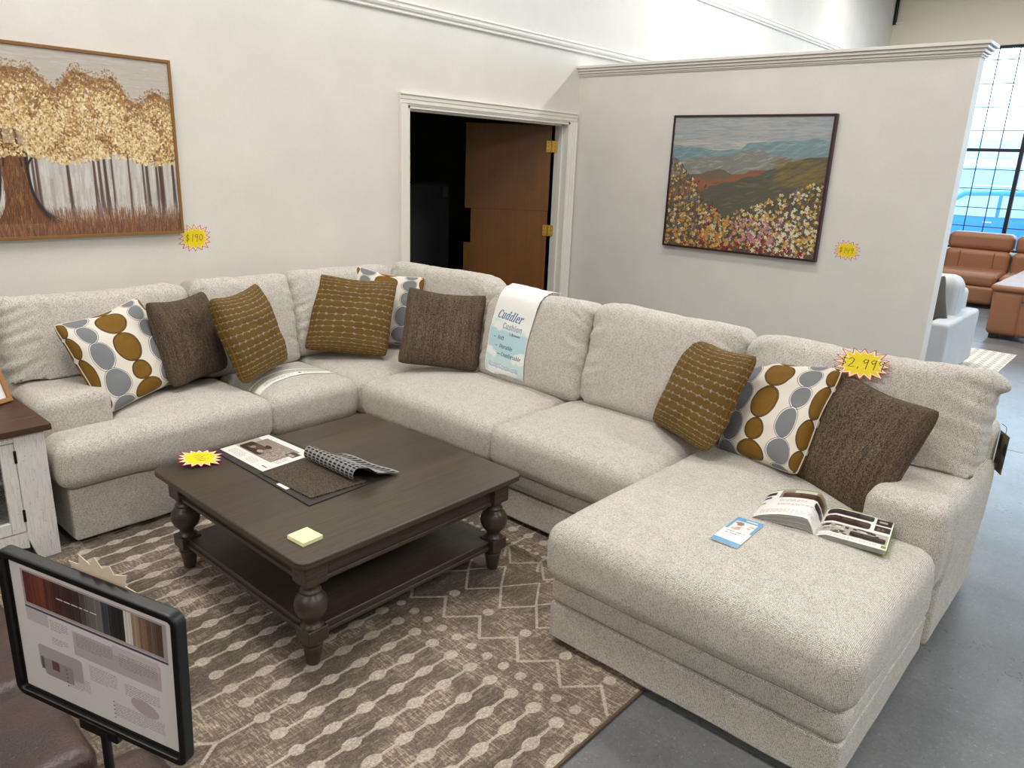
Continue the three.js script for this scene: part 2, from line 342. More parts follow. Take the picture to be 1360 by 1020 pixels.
// ceiling lights: body, diffuser and the light of the same size under it
for (const [x, z, lx, lz, s] of FIXTURES) {
  const o = thing('ceiling_light', 'long white linear ceiling light hung above the showroom', 'light', [x, FIXTURE_Y, z], 0, 'linear ceiling lights');
  part(o, 'housing', box(-lx / 2 - 0.02, lx / 2 + 0.02, 0.012, 0.09, -lz / 2 - 0.02, lz / 2 + 0.02, 0.01), M.white);
  part(o, 'diffuser', box(-lx / 2, lx / 2, 0, 0.014, -lz / 2, lz / 2), std({ color: 0xffffff, emissive: 0xfff3e2, emissiveIntensity: 1.2, roughness: 0.5 }));
  for (const e of [-1, 1]) part(o, 'hanger', bar([0, 0.09, e * lz * 0.4], [0, CEILING - FIXTURE_Y, e * lz * 0.4], 0.004, 6), M.blackMetal);
  const L = new THREE.RectAreaLight(new THREE.Color().setRGB(1.0, 0.965, 0.925), s, lx, lz);
  L.position.set(0, -0.004, 0); L.rotation.x = -Math.PI / 2; L.name = 'lamp'; L.castShadow = true; o.add(L);
}
// ---------------------------------------------------------------- sectional sofa
const weave = (() => {   // basket weave of short cream and grey-brown yarns
  const n = 1024, cell = 8, m = n / cell, big = tileNoise(n, 70, 70, 43), g = tileNoise(n, 2.2, 2.2, 45), slub = tileNoise(n, 16, 16, 46);
  const old = seed; seed = 47; const tone = new Float32Array(m * m).map(() => rnd()), gap = new Float32Array(m * m).map(() => rnd()), flip = new Float32Array(m * m).map(() => rnd()); seed = old;
  const at = (x, y) => {
    const sx = x + 3 * (slub(x, y) - 0.5), sy = y + 3 * (slub(y, x) - 0.5), cx = ((Math.floor(sx / cell) % m) + m) % m, cy = ((Math.floor(sy / cell) % m) + m) % m, i = cy * m + cx;
    const fx = sx / cell - Math.floor(sx / cell), fy = sy / cell - Math.floor(sy / cell), warp = (cx + cy) % 2 === (flip[i] < 0.82 ? 0 : 1);
    const across = warp ? fx : fy, along = warp ? fy : fx, body = Math.pow(Math.sin(Math.PI * clamp(across, 0.001, 0.999)), 0.55) * (0.72 + 0.28 * Math.sin(Math.PI * along));
    return [body, tone[i], gap[i]];
  };
  return {
    map: dataTex(n, (x, y) => {
      const [body, t, q] = at(x, y), hole = smooth(0.74, 0.3, body) * (0.45 + 0.55 * q);
      let r = 221 + (t - 0.5) * 30 + (big(x, y) - 0.5) * 8 + (g(x, y) - 0.5) * 22; if (t < 0.14) r -= 16;
      r = lerp(r, 70, hole); return [r, r * 0.978 - 1, r * 0.935 - 2];
    }),
    bump: dataTex(n, (x, y) => { const [body, t] = at(x, y), v = 255 * (0.7 * body + 0.15 * t + 0.15 * g(x, y)); return [v, v, v]; }, false),
  };
})();
M.sofa = new THREE.MeshPhysicalMaterial({ map: rep(weave.map, 2.1, 2.1), bumpMap: rep(weave.bump, 2.1, 2.1), bumpScale: 0.0012, roughness: 0.95, sheen: 0.25, sheenRoughness: 0.6, sheenColor: rgb(0.9, 0.86, 0.8) });
// seat cushion: crowned, soft-edged slab over one or two boxes [x0, x1, z0, z1]
const SEAT_TOP = 0.5, SEAT_BOTTOM = 0.283;
function seatSDF(boxes, s0) {
  return (x, y, z) => {
    const X = x + 0.006 * N3(x * 5 + s0, y * 6, z * 5), Z = z + 0.006 * N3(x * 5, y * 6 + s0, z * 5);
    let d = 9, inside = 0;
    for (const b of boxes) {
      const e = Math.min(x - b[0], b[1] - x), f = Math.min(z - b[2], b[3] - z);
      inside = Math.max(inside, smooth(-0.02, 0.26, e) * smooth(-0.02, 0.26, f));
    }
    const up = smooth(0.36, 0.46, y), Y = y - up * (0.028 * inside + 0.005 * N3(x * 4 + s0, 3.1, z * 4)) ;
    const bulge = 0.014 * Math.cos(clamp((y - 0.39) / 0.13, -1, 1) * Math.PI / 2);
    for (const b of boxes) d = d === 9 ? rb(X, Y, Z, [b[0], b[1], SEAT_BOTTOM, SEAT_TOP, b[2], b[3]], 0.062) : smin(d, rb(X, Y, Z, [b[0], b[1], SEAT_BOTTOM, SEAT_TOP, b[2], b[3]], 0.062), 0.02);
    return d - bulge;
  };
}
// back cushion: origin at its middle; across = width axis, front = direction it faces, leaning back
function backSDF({ c, width, height, thick, across, front, lean, s0, notch, ear = 0 }) {
  const ax = across, cl = Math.cos(lean), sl = Math.sin(lean), a = width / 2, b = height / 2, th = thick / 2;
  return (x, y, z) => {
    const dx = x - c[0], dy = y - c[1], dz = z - c[2];
    let u = dx * ax[0] + dz * ax[1], w0 = dx * front[0] + dz * front[1];
    let v = dy * cl - w0 * sl, w = w0 * cl + dy * sl;
    v += 0.010 * N3(u * 3.2 + s0, 1.7, s0) + 0.012 * (1 - (u / a) ** 2) + 0.035 * Math.pow(Math.min(1, Math.abs(u / a)), 7) * (ear && u * ear > 0 ? 0 : 1) * smooth(0, 0.2, v);
    u += 0.010 * N3(s0, v * 5, w * 5);
    const ku = Math.min(1, Math.abs(u / a)), kv = Math.min(1, Math.abs(v / b));
    const kmin = ear && u * ear > 0 ? 0.74 : 0.56, k = kmin + (1 - kmin) * Math.sqrt(Math.max(0, (1 - ku ** 3.2) * (1 - kv ** 3)));
    // soft folds that run in from the ends and from the top edge
    const fold = 0.011 * smooth(0.55, 1, ku) * N3(u * 5 + s0, v * 26 + u * 9 * Math.sign(u), s0) + 0.006 * smooth(0.5, 1, v / b) * N3(u * 22 + v * 10, v * 5 + s0, 4.2) + 0.006 * N3(u * 3 + s0, v * 4, 2.2);
    let d = rbox(u, v, w / k, 0, 0, 0, a, b, th, 0.05);
    if (ear) { const s = ear; const eu = u - s * a, ev = v - b * 0.8; d = smin(d, Math.hypot(eu * 0.7, ev, w * 0.9) - 0.022, 0.05); }
    if (notch) { const cut = rb(x, y, z, notch, 0.05); d = Math.max(d, -cut); }
    return d * 0.72 - fold;
  };
}
const sofa = thing('sectional_sofa', 'large cream tweed U-shaped sectional sofa with a chaise', 'sofa', [2.5, 0, -2.4]);
const SOFA_OFF = [-2.5, 0, 2.4];
const sofaPart = (name, f, lo, hi, cell = 0.016, parent = sofa) => part(parent, name, sdfMesh(f, lo, hi, cell).translate(...SOFA_OFF), M.sofa);
const SEATS = [
  { boxes: [[1.25, 1.925, -3.9, -3.3], [0.935, 1.925, -3.535, -3.3]], s0: 1.3 },
  { boxes: [[1.925, 2.475, -3.9, -3.3]], s0: 4.7 },
  { boxes: [[2.475, 3.3, -4.05, -3.285]], s0: 8.1 },
  { boxes: [[2.465, 3.2, -3.285, -2.29]], s0: 12.9 },
  { boxes: [[2.465, 3.2, -2.29, -1.452]], s0: 17.2 },
  { boxes: [[1.875, 3.2, -1.452, -0.672], [1.875, 2.695, -1.452, -0.402]], s0: 22.6 },
];
for (const S of SEATS) {
  S.f = seatSDF(S.boxes, S.s0);
  const B = S.boxes.reduce((q, b) => [Math.min(q[0], b[0]), Math.max(q[1], b[1]), Math.min(q[2], b[2]), Math.max(q[3], b[3])], [9, -9, 9, -9]);
  sofaPart('seat_cushion', S.f, [B[0] - 0.05, 0.23, B[2] - 0.05], [B[1] + 0.05, 0.58, B[3] + 0.05], 0.0155);
}
const seatTopAt = (f, x, z) => { let y = 0.62; for (let i = 0; i < 60; i++) { const d = f(x, y, z); if (d < 0.0004) break; y -= d * 0.9; } return y; };
const L_ = { across: [1, 0], front: [0, 1] }, R_ = { across: [0, 1], front: [-1, 0] };
const BACKS = [
  { ...L_, c: [1.395, 0.755, -4.0], width: 0.9, height: 0.53, thick: 0.30, lean: 0.2, s0: 2.2, notch: [0.6, 1.275, 0.2, 0.642, -5, -3], ear: -1 },
  { ...L_, c: [2.155, 0.755, -3.99], width: 0.615, height: 0.55, thick: 0.31, lean: 0.2, s0: 6.1 },
  { ...L_, c: [2.855, 0.755, -4.02], width: 0.79, height: 0.54, thick: 0.31, lean: 0.2, s0: 9.4 },
  { ...R_, c: [3.33, 0.765, -3.54], width: 0.96, height: 0.55, thick: 0.30, lean: 0.2, s0: 13.3 },
  { ...R_, c: [3.2, 0.75, -2.585], width: 0.735, height: 0.545, thick: 0.33, lean: 0.22, s0: 16.8 },
  { ...R_, c: [3.215, 0.755, -1.805], width: 0.83, height: 0.55, thick: 0.33, lean: 0.22, s0: 20.5 },
  { ...R_, c: [3.235, 0.75, -0.895], width: 0.975, height: 0.535, thick: 0.32, lean: 0.22, s0: 25.7, notch: [2, 4, 0.2, 0.642, -0.69, 0], ear: 1 },
];
for (const B of BACKS) {
  B.f = backSDF(B);
  const ex = Math.abs(B.across[0]) * B.width / 2 + Math.abs(B.front[0]) * 0.33 + 0.09, ez = Math.abs(B.across[1]) * B.width / 2 + Math.abs(B.front[1]) * 0.33 + 0.09;
  sofaPart('back_cushion', B.f, [B.c[0] - ex, 0.42, B.c[2] - ez], [B.c[0] + ex, 1.12, B.c[2] + ez], 0.015);
}
{
  const wob = (x, y, z, s) => 0.003 * N3(x * 6 + s, y * 6, z * 6);
  // arms
  sofaPart('armrest', (x, y, z) => smin(rb(x, y, z, [0.955, 1.262, 0.3, 0.638, -4.34, -3.545], 0.05), rb(x, y, z, [0.945, 1.24, 0.035, 0.6, -4.34, -3.56], 0.03), 0.03) - wob(x, y, z, 1), [0.9, 0, -4.4], [1.32, 0.7, -3.48], 0.016);
  sofaPart('armrest', (x, y, z) => smin(rb(x, y, z, [2.69, 3.5, 0.3, 0.638, -0.668, -0.402], 0.05), rb(x, y, z, [2.83, 3.53, 0.035, 0.6, -0.66, -0.398], 0.028), 0.03) - wob(x, y, z, 2) - 0.01 * smooth(0.2, 0.5, y) * smooth(0.66, 0.5, y) * smooth(-0.5, -0.42, z), [2.62, 0, -0.73], [3.6, 0.7, -0.34], 0.016);
  // back frames
  sofaPart('back_frame', (x, y, z) => rb(x, y, z, [0.95, 3.56, 0.035, 0.765, -4.38, -4.17], 0.06) - wob(x, y, z, 3), [0.88, 0, -4.44], [3.62, 0.83, -4.1], 0.02);
  sofaPart('back_frame', (x, y, z) => rb(x, y, z, [3.38, 3.62, 0.035, 0.765, -4.38, -0.408], 0.06) - wob(x, y, z, 4), [3.3, 0, -4.44], [3.68, 0.83, -0.34], 0.02);
  // bases: a flat lower panel and a padded band above it
  const base = (b, s, band = true) => {
    const p = sofaPart('base', (x, y, z) => rb(x, y, z, [b[0], b[1], 0.032, band ? 0.183 : 0.283, b[2], b[3]], 0.012) - wob(x, y, z, s), [b[0] - 0.04, 0, b[2] - 0.04], [b[1] + 0.04, 0.32, b[3] + 0.04], 0.018);
    if (band) sofaPart('base_band', (x, y, z) => rb(x, y, z, [b[0] - 0.004, b[1] + 0.002, 0.184, 0.288, b[2], b[3] + 0.004], 0.028) - wob(x, y, z, s), [b[0] - 0.05, 0.14, b[2] - 0.05], [b[1] + 0.05, 0.33, b[3] + 0.05], 0.0165);
    return p;
  };
  base([0.965, 2.56, -4.2, -3.338], 5, false);
  base([2.515, 3.4, -4.2, -1.45], 6, true);
  base([1.908, 2.82, -1.445, -0.412], 7, true);
  base([2.8, 3.4, -1.45, -0.66], 8, false);
  // low plastic feet
  const feet = [[1.03, -3.42], [1.9, -3.42], [2.58, -2.3], [2.58, -1.6], [1.98, -1.36], [1.98, -0.48], [2.75, -0.48], [3.45, -0.48], [3.45, -4.25], [1.03, -4.25]];
  for (const [x, z] of feet) { const y0 = z > -3.45 && z < -1.0 && x < 2.9 ? 0.0145 : 0; part(sofa, 'foot', new THREE.CylinderGeometry(0.026, 0.022, 0.036 - y0, 12).translate(x + SOFA_OFF[0], (0.036 + y0) / 2, z + SOFA_OFF[2]), M.darkFoot); }
}
// ---------------------------------------------------------------- throw pillows
function pillowGeometry(S, T, s0, soft = 1) {
  const n = 44, pos = [], uv = [], idx = [], H = S / 2;
  for (const side of [1, -1]) for (let j = 0; j <= n; j++) for (let i = 0; i <= n; i++) {
    const u = Math.sin((i / n - 0.5) * Math.PI), v = Math.sin((j / n - 0.5) * Math.PI);
    const pin = 0.05, blunt = 1 - 0.055 * Math.pow(u * v, 6);   // sides draw in between blunt corners
    const X = H * u * (1 - pin * (1 - v * v)) * blunt, Y = H * v * (1 - pin * (1 - u * u)) * blunt;
    const e = Math.max(0, (1 - u * u) * (1 - v * v));
    let z = side * T / 2 * Math.pow(e, 0.34) * (0.82 + 0.18 * (1 - v * 0.5));
    z += side * soft * 0.006 * Math.pow(e, 0.3) * (N3(u * 3 + s0, v * 3, side) + 0.7 * N3(u * 7 + s0, v * 7, side * 2.3));
    const sag = -0.02 * soft * (1 - u * u) * smooth(0, 1, v);
    pos.push(X, Y + sag, z + 0.012 * soft * N3(u * 1.5 + s0, v * 1.5, 5));
    uv.push(i / n, j / n);
  }
  const m = (n + 1) * (n + 1);
  for (let s = 0; s < 2; s++) for (let j = 0; j < n; j++) for (let i = 0; i < n; i++) {
    const a = s * m + j * (n + 1) + i, b = a + 1, c = a + n + 1, d = c + 1;
    if (s === 0) idx.push(a, b, d, a, d, c); else idx.push(a, d, b, a, c, d);
  }
  const g = new THREE.BufferGeometry();
  g.setAttribute('position', new THREE.Float32BufferAttribute(pos, 3)); g.setAttribute('uv', new THREE.Float32BufferAttribute(uv, 2)); g.setIndex(idx); g.computeVertexNormals();
  return g;
}
function pipingGeometry(S, s0) {   // the sewn seam round the edge
  const H = S / 2, pts = [], pin = 0.05, at = (u, v) => { const q = 1 - 0.055 * Math.pow(u * v, 6); pts.push([H * u * (1 - pin * (1 - v * v)) * q, H * v * (1 - pin * (1 - u * u)) * q - 0.02 * (1 - u * u) * smooth(0, 1, v), 0.012 * N3(u * 1.5 + s0, v * 1.5, 5)]); };
  const w = (i) => Math.sin((i / 12 - 0.5) * Math.PI);
  for (let i = 0; i < 12; i++) at(w(i), -1);
  for (let i = 0; i < 12; i++) at(1, w(i));
  for (let i = 0; i < 12; i++) at(-w(i), 1);
  for (let i = 0; i < 12; i++) at(-1, -w(i));
  return tube(pts, 0.003, 5, 144, true);
}
const ovalMap = canvasTex(1024, 1024, (k, w, h) => {
  k.fillStyle = '#e9e2d6'; k.fillRect(0, 0, w, h);
  for (let i = 0; i < 24000; i++) { k.fillStyle = `rgba(${rnd() < 0.5 ? '255,250,240' : '190,180,165'},0.25)`; k.fillRect(rr(0, w), rr(0, h), rr(1, 5), 1.2); }
  const cols = [['#7d5a10', 60], ['#7f8286', 285], ['#7d5a10', 505], ['#7f8286', 735], ['#7a560e', 950]];
  cols.forEach(([c, x0], ci) => {
    let y = -120 + ci * 97 % 170, j = 0;
    while (y < h + 60) {
      const hh = rr(150, 250), ww = clamp(hh * rr(0.78, 1.05), 130, 218), x = x0 + rr(-9, 9), yc = y + hh / 2, turn = rr(-0.12, 0.12);
      k.fillStyle = c; k.beginPath(); k.ellipse(x, yc, ww / 2, hh / 2, turn, 0, 7); k.fill();
      if (ci % 2 === 0) for (let q = 0; q < 240; q++) { const a = rr(0, 6.28), r = Math.sqrt(rnd()); k.fillStyle = rnd() < 0.5 ? 'rgba(60,36,2,0.16)' : 'rgba(190,140,50,0.16)'; k.fillRect(x + Math.cos(a) * r * ww * 0.46, yc + Math.sin(a) * r * hh * 0.46, 2, 9); }
      k.lineWidth = 4; k.strokeStyle = ci % 2 ? '#efeae0' : '#2a1c08'; k.beginPath(); k.ellipse(x, yc, ww / 2, hh / 2, turn, 0, 7); k.stroke();
      k.lineWidth = 3; k.strokeStyle = '#1d1a17'; k.beginPath(); k.ellipse(x + rr(-3, 3), yc + rr(-3, 3), ww / 2 + (ci % 2 ? 7 : -7), hh / 2 + (ci % 2 ? 7 : -8), turn, 0, 7); k.stroke();
      y += hh + 2; j++;
    }
  });
});
const dotMaps = (() => {
  const plan = []; let y = -6;
  while (y < 1024) { const hh = rr(48, 66); let x = rr(-60, 0); while (x < 1040) { const ww = rr(66, 106); plan.push([x + ww / 2, y + hh / 2, ww / 2 + 3, hh / 2 - 2]); x += ww; } y += hh - 1; }
  const shape = (k) => { for (const [x, yy, a, b] of plan) { k.beginPath(); k.roundRect(x - a, yy - b, a * 2, b * 2, Math.min(a, b) * 0.98); k.fill(); } };
  const map = canvasTex(1024, 1024, (k, w, h) => {
    k.fillStyle = '#8c8072'; k.fillRect(0, 0, w, h);
    k.fillStyle = '#604709'; shape(k);
    for (let i = 0; i < 26000; i++) { k.fillStyle = `rgba(${rnd() < 0.5 ? '62,36,0' : '196,140,40'},${rr(0.04, 0.14)})`; k.fillRect(rr(0, w), rr(0, h), rr(1, 3), rr(3, 10)); }
  });
  const bump = canvasTex(1024, 1024, (k, w, h) => { k.fillStyle = '#303030'; k.fillRect(0, 0, w, h); k.fillStyle = '#d8d8d8'; k.filter = 'blur(5px)'; shape(k); k.filter = 'none'; for (let i = 0; i < 12000; i++) { k.fillStyle = `rgba(${rnd() < 0.5 ? 0 : 255},0,0,0.06)`; k.fillRect(rr(0, w), rr(0, h), 2, 8); } }, { color: false });
  return { map, bump };
})();
const tweedMaps = (() => {
  const n = 1024, s = tileNoise(n, 5, 15, 61), a = tileNoise(n, 5, 4, 62), b = tileNoise(n, 3.5, 3.5, 63), c = tileNoise(n, 16, 300, 64);
  return {
    map: dataTex(n, (x, y) => { const t = 0.5 * s(x, y) + 0.5 * a(x, y); let r = 60 + 50 * smooth(0.3, 0.7, t) + 26 * (b(x, y) - 0.5) + 22 * (c(x, y) - 0.5); if (b(x, y) > 0.86) r += 34; if (a(x, y) < 0.2) r -= 24; return [r, r * 0.84, r * 0.65]; }),
    bump: dataTex(n, (x, y) => { const v = 255 * (0.55 * a(x, y) + 0.45 * s(x, y)); return [v, v, v]; }, false),
  };
})();
const PM = {
  oval: std({ map: ovalMap, bumpMap: rep(weave.bump, 2.4, 2.4), bumpScale: 0.0008, roughness: 0.85 }),
  dots: new THREE.MeshPhysicalMaterial({ map: dotMaps.map, bumpMap: dotMaps.bump, bumpScale: 0.004, roughness: 0.8, sheen: 0.35, sheenRoughness: 0.35, sheenColor: rgb(0.6, 0.46, 0.14) }),
  tweed: std({ map: rep(tweedMaps.map, 1.6, 1.6), bumpMap: rep(tweedMaps.bump, 1.6, 1.6), bumpScale: 0.002, roughness: 0.95 }),
};
const pipe_ = { oval: plain(0xded5c5, 0.85), dots: plain(0x7d520c, 0.8), tweed: plain(0x4c3d2b, 0.9) };
const PILLOWS = [
  ['oval', 0.475, 0.17, [1.39, 0.742, -3.735], [14, -26, 9], 'mustard and grey oval print pillow leaning on the sofa arm beside the cabinet'],
  ['tweed', 0.45, 0.17, [1.736, 0.765, -3.765], [28, -15, -1], 'brown tweed pillow between the oval print pillow and a mustard pillow on the wall side'],
  ['dots', 0.48, 0.17, [2.03, 0.772, -3.665], [30, -20, 2], 'mustard dotted velvet pillow behind the printed paper band on the seat'],
  ['dots', 0.51, 0.16, [2.732, 0.772, -3.715], [-49, -31, -3], 'mustard dotted velvet pillow sitting in the sofa corner'],
  ['oval', 0.47, 0.13, [3.02, 0.785, -3.755], [-52, -20, -7], 'oval print pillow half hidden behind the corner mustard and brown pillows'],
  ['tweed', 0.475, 0.16, [2.95, 0.755, -3.135], [-50, -27, -4], 'brown tweed pillow beside the printed blue and white banner'],
  ['dots', 0.47, 0.16, [2.975, 0.755, -1.475], [-120, -26, 2], 'mustard dotted velvet pillow leaning at the back of the chaise'],
  ['oval', 0.48, 0.16, [3.03, 0.73, -1.15], [-116, -28, 8], 'oval print pillow between mustard and brown pillows on the chaise'],
  ['tweed', 0.49, 0.16, [2.955, 0.71, -0.80], [-111, -25, -6], 'brown tweed pillow tucked against the chaise arm'],
];
PILLOWS.forEach(([kind, S, T, c, [ya, pi, ro], label], i) => {
  const e = new THREE.Euler(pi * DEG, ya * DEG, ro * DEG, 'YXZ');
  const o = thing('throw_pillow', label, 'pillow', c, 0, { oval: 'oval print pillows', dots: 'mustard velvet pillows', tweed: 'brown tweed pillows' }[kind]);
  o.rotation.copy(e);
  const g = pillowGeometry(S, T, i * 7.3, 1);
  part(o, 'cover', g, PM[kind]);
  part(o, 'seam', pipingGeometry(S, i * 7.3), pipe_[kind]);
});
// ---------------------------------------------------------------- rug
const RUG = { x0: -0.2, x1: 2.86, z0: -3.40, z1: -1.045, h: 0.011 };
{
  const W = RUG.x1 - RUG.x0, D = RUG.z1 - RUG.z0, pw = 2048, ph = Math.round(pw * D / W), K = pw / W;
  const a = tileNoise(2048, 3, 2, 71), b = tileNoise(2048, 2, 14, 72), c = tileNoise(2048, 180, 140, 73), d = tileNoise(2048, 60, 50, 74), e = tileNoise(2048, 22, 4, 75);
  const map = canvasTex(pw, ph, (k, w, h) => {
    k.fillStyle = '#000'; k.fillRect(0, 0, w, h);
    // pattern mask first
    const X = (x) => (x - RUG.x0) * K, Y = (z) => (z - RUG.z0) * K;
    k.strokeStyle = k.fillStyle = '#fff'; k.lineCap = 'round'; k.lineJoin = 'round';
    const lens = (x, z, rx, rz) => { k.beginPath(); k.moveTo(X(x - rx * 1.5), Y(z)); k.bezierCurveTo(X(x - rx * 0.8), Y(z - rz * 1.28), X(x + rx * 0.8), Y(z - rz * 1.28), X(x + rx * 1.5), Y(z)); k.bezierCurveTo(X(x + rx * 0.8), Y(z + rz * 1.28), X(x - rx * 0.8), Y(z + rz * 1.28), X(x - rx * 1.5), Y(z)); k.fill(); };
    const oval = (x, z, rx, rz) => { k.beginPath(); k.ellipse(X(x), Y(z), rx * K, rz * K, rr(-0.15, 0.15), 0, 7); k.fill(); };
    const line = (pts, wd) => { k.lineWidth = wd * K; k.beginPath(); pts.forEach(([x, z], i) => (i ? k.lineTo(X(x), Y(z)) : k.moveTo(X(x), Y(z)))); k.stroke(); };
    for (const off of [0, 1.5]) {
      for (let r = 0; r < 25; r++) {
        const z = -1.06 - r * 0.0962, odd = r % 2;
        const last = odd ? 1.475 : 1.60, first = odd ? 0.975 : 1.0;
        const n = Math.round((1.60 - 0.97) / 0.1255);
        line([[off + 0.97 - (odd ? 0 : 0.15), z], [off + 1.6, z]], 0.011);
        for (let i = 0; i <= n; i++) (i === 0 || i === n ? oval : lens)(off + 0.972 + i * 0.1255, z, (i === 0 || i === n ? 0.027 : 0.0265) + rr(-0.002, 0.002), 0.0225 + rr(-0.002, 0.002));
        if (!odd) { line([[off + 0.82, z], [off + 0.755, z + 0.045]], 0.012); line([[off + 0.82, z], [off + 0.765, z - 0.05]], 0.012); }
        void last; void first;
      }
      for (let i = 0; i < 31; i++) oval(off + 1.687, -1.07 - i * 0.0785, 0.020 + rr(-0.002, 0.003), 0.0185);
      const zig = (xa, xb, z0, per, wd) => { const pts = []; for (let i = 0; i < 28; i++) pts.push([off + (i % 2 ? xb : xa), z0 - i * per / 2]); line(pts, wd); };
      zig(1.74, 1.842, -1.06, 0.191, 0.012);
      for (let i = 0; i < 14; i++) oval(off + 1.885, -1.15 - i * 0.191, 0.024, 0.022);
      zig(1.94, 2.05, -1.14, 0.191, 0.011); zig(2.055, 2.19, -1.05, 0.191, 0.009); zig(2.225, 2.325, -1.15, 0.191, 0.011);
      for (let i = 0; i < 52; i++) oval(off + 2.372, -1.06 - i * 0.046, 0.013, 0.0125);
    }
    const img = k.getImageData(0, 0, w, h), p = img.data;
    for (let y = 0; y < h; y++) for (let x = 0; x < w; x++) {
      const i = (y * w + x) * 4, m = p[i] / 255;
      const fine = a(x, y) - 0.5, str = b(x, y), blotch = c(x, y) - 0.5, mid = d(x, y) - 0.5;
      let v = 108 + fine * 42 + blotch * 30 + mid * 20 + (str > 0.6 ? 40 * smooth(0.42, 0.62, c(x, y) * 0.5 + d(x, y) * 0.5) : 0) + (e(x, y) > 0.7 ? 22 : 0);
      let r = v, g = v * 0.905, bl = v * 0.79;
      const L = 192 + fine * 34 + mid * 14, t = m * (0.86 + 0.3 * fine);
      p[i] = lerp(r, L, t); p[i + 1] = lerp(g, L * 0.95, t); p[i + 2] = lerp(bl, L * 0.87, t);
    }
    k.putImageData(img, 0, 0);
  });
  const bump = (() => { const q = tileNoise(512, 3, 3, 76), s = tileNoise(512, 2, 8, 77); return dataTex(512, (x, y) => { const v = 255 * (0.6 * q(x, y) + 0.4 * s(x, y)); return [v, v, v]; }, false); })();
  const g = box(0, W, 0, RUG.h, 0, D, 0.004), uv = g.attributes.uv, ps = g.attributes.position;
  for (let i = 0; i < uv.count; i++) uv.setXY(i, ps.getX(i) / W, 1 - ps.getZ(i) / D);
  const o = thing('area_rug', 'brown patterned rug with cream beaded lines and zigzags under the coffee table', 'rug', [RUG.x0, 0.001, RUG.z0]);
  const bm = rep(bump, 9, 7);
  part(o, 'pile', g, std({ map, bumpMap: bm, bumpScale: 0.002, roughness: 0.97 }));
  part(o, 'bound_edge', [bar([0, 0.0062, D], [W, 0.0062, D], 0.006, 8), bar([0, 0.0062, 0], [W, 0.0062, 0], 0.006, 8), bar([0, 0.0062, 0], [0, 0.0062, D], 0.006, 8), bar([W, 0.0062, 0], [W, 0.0062, D], 0.006, 8)], plain(0x62503f, 0.95));
}
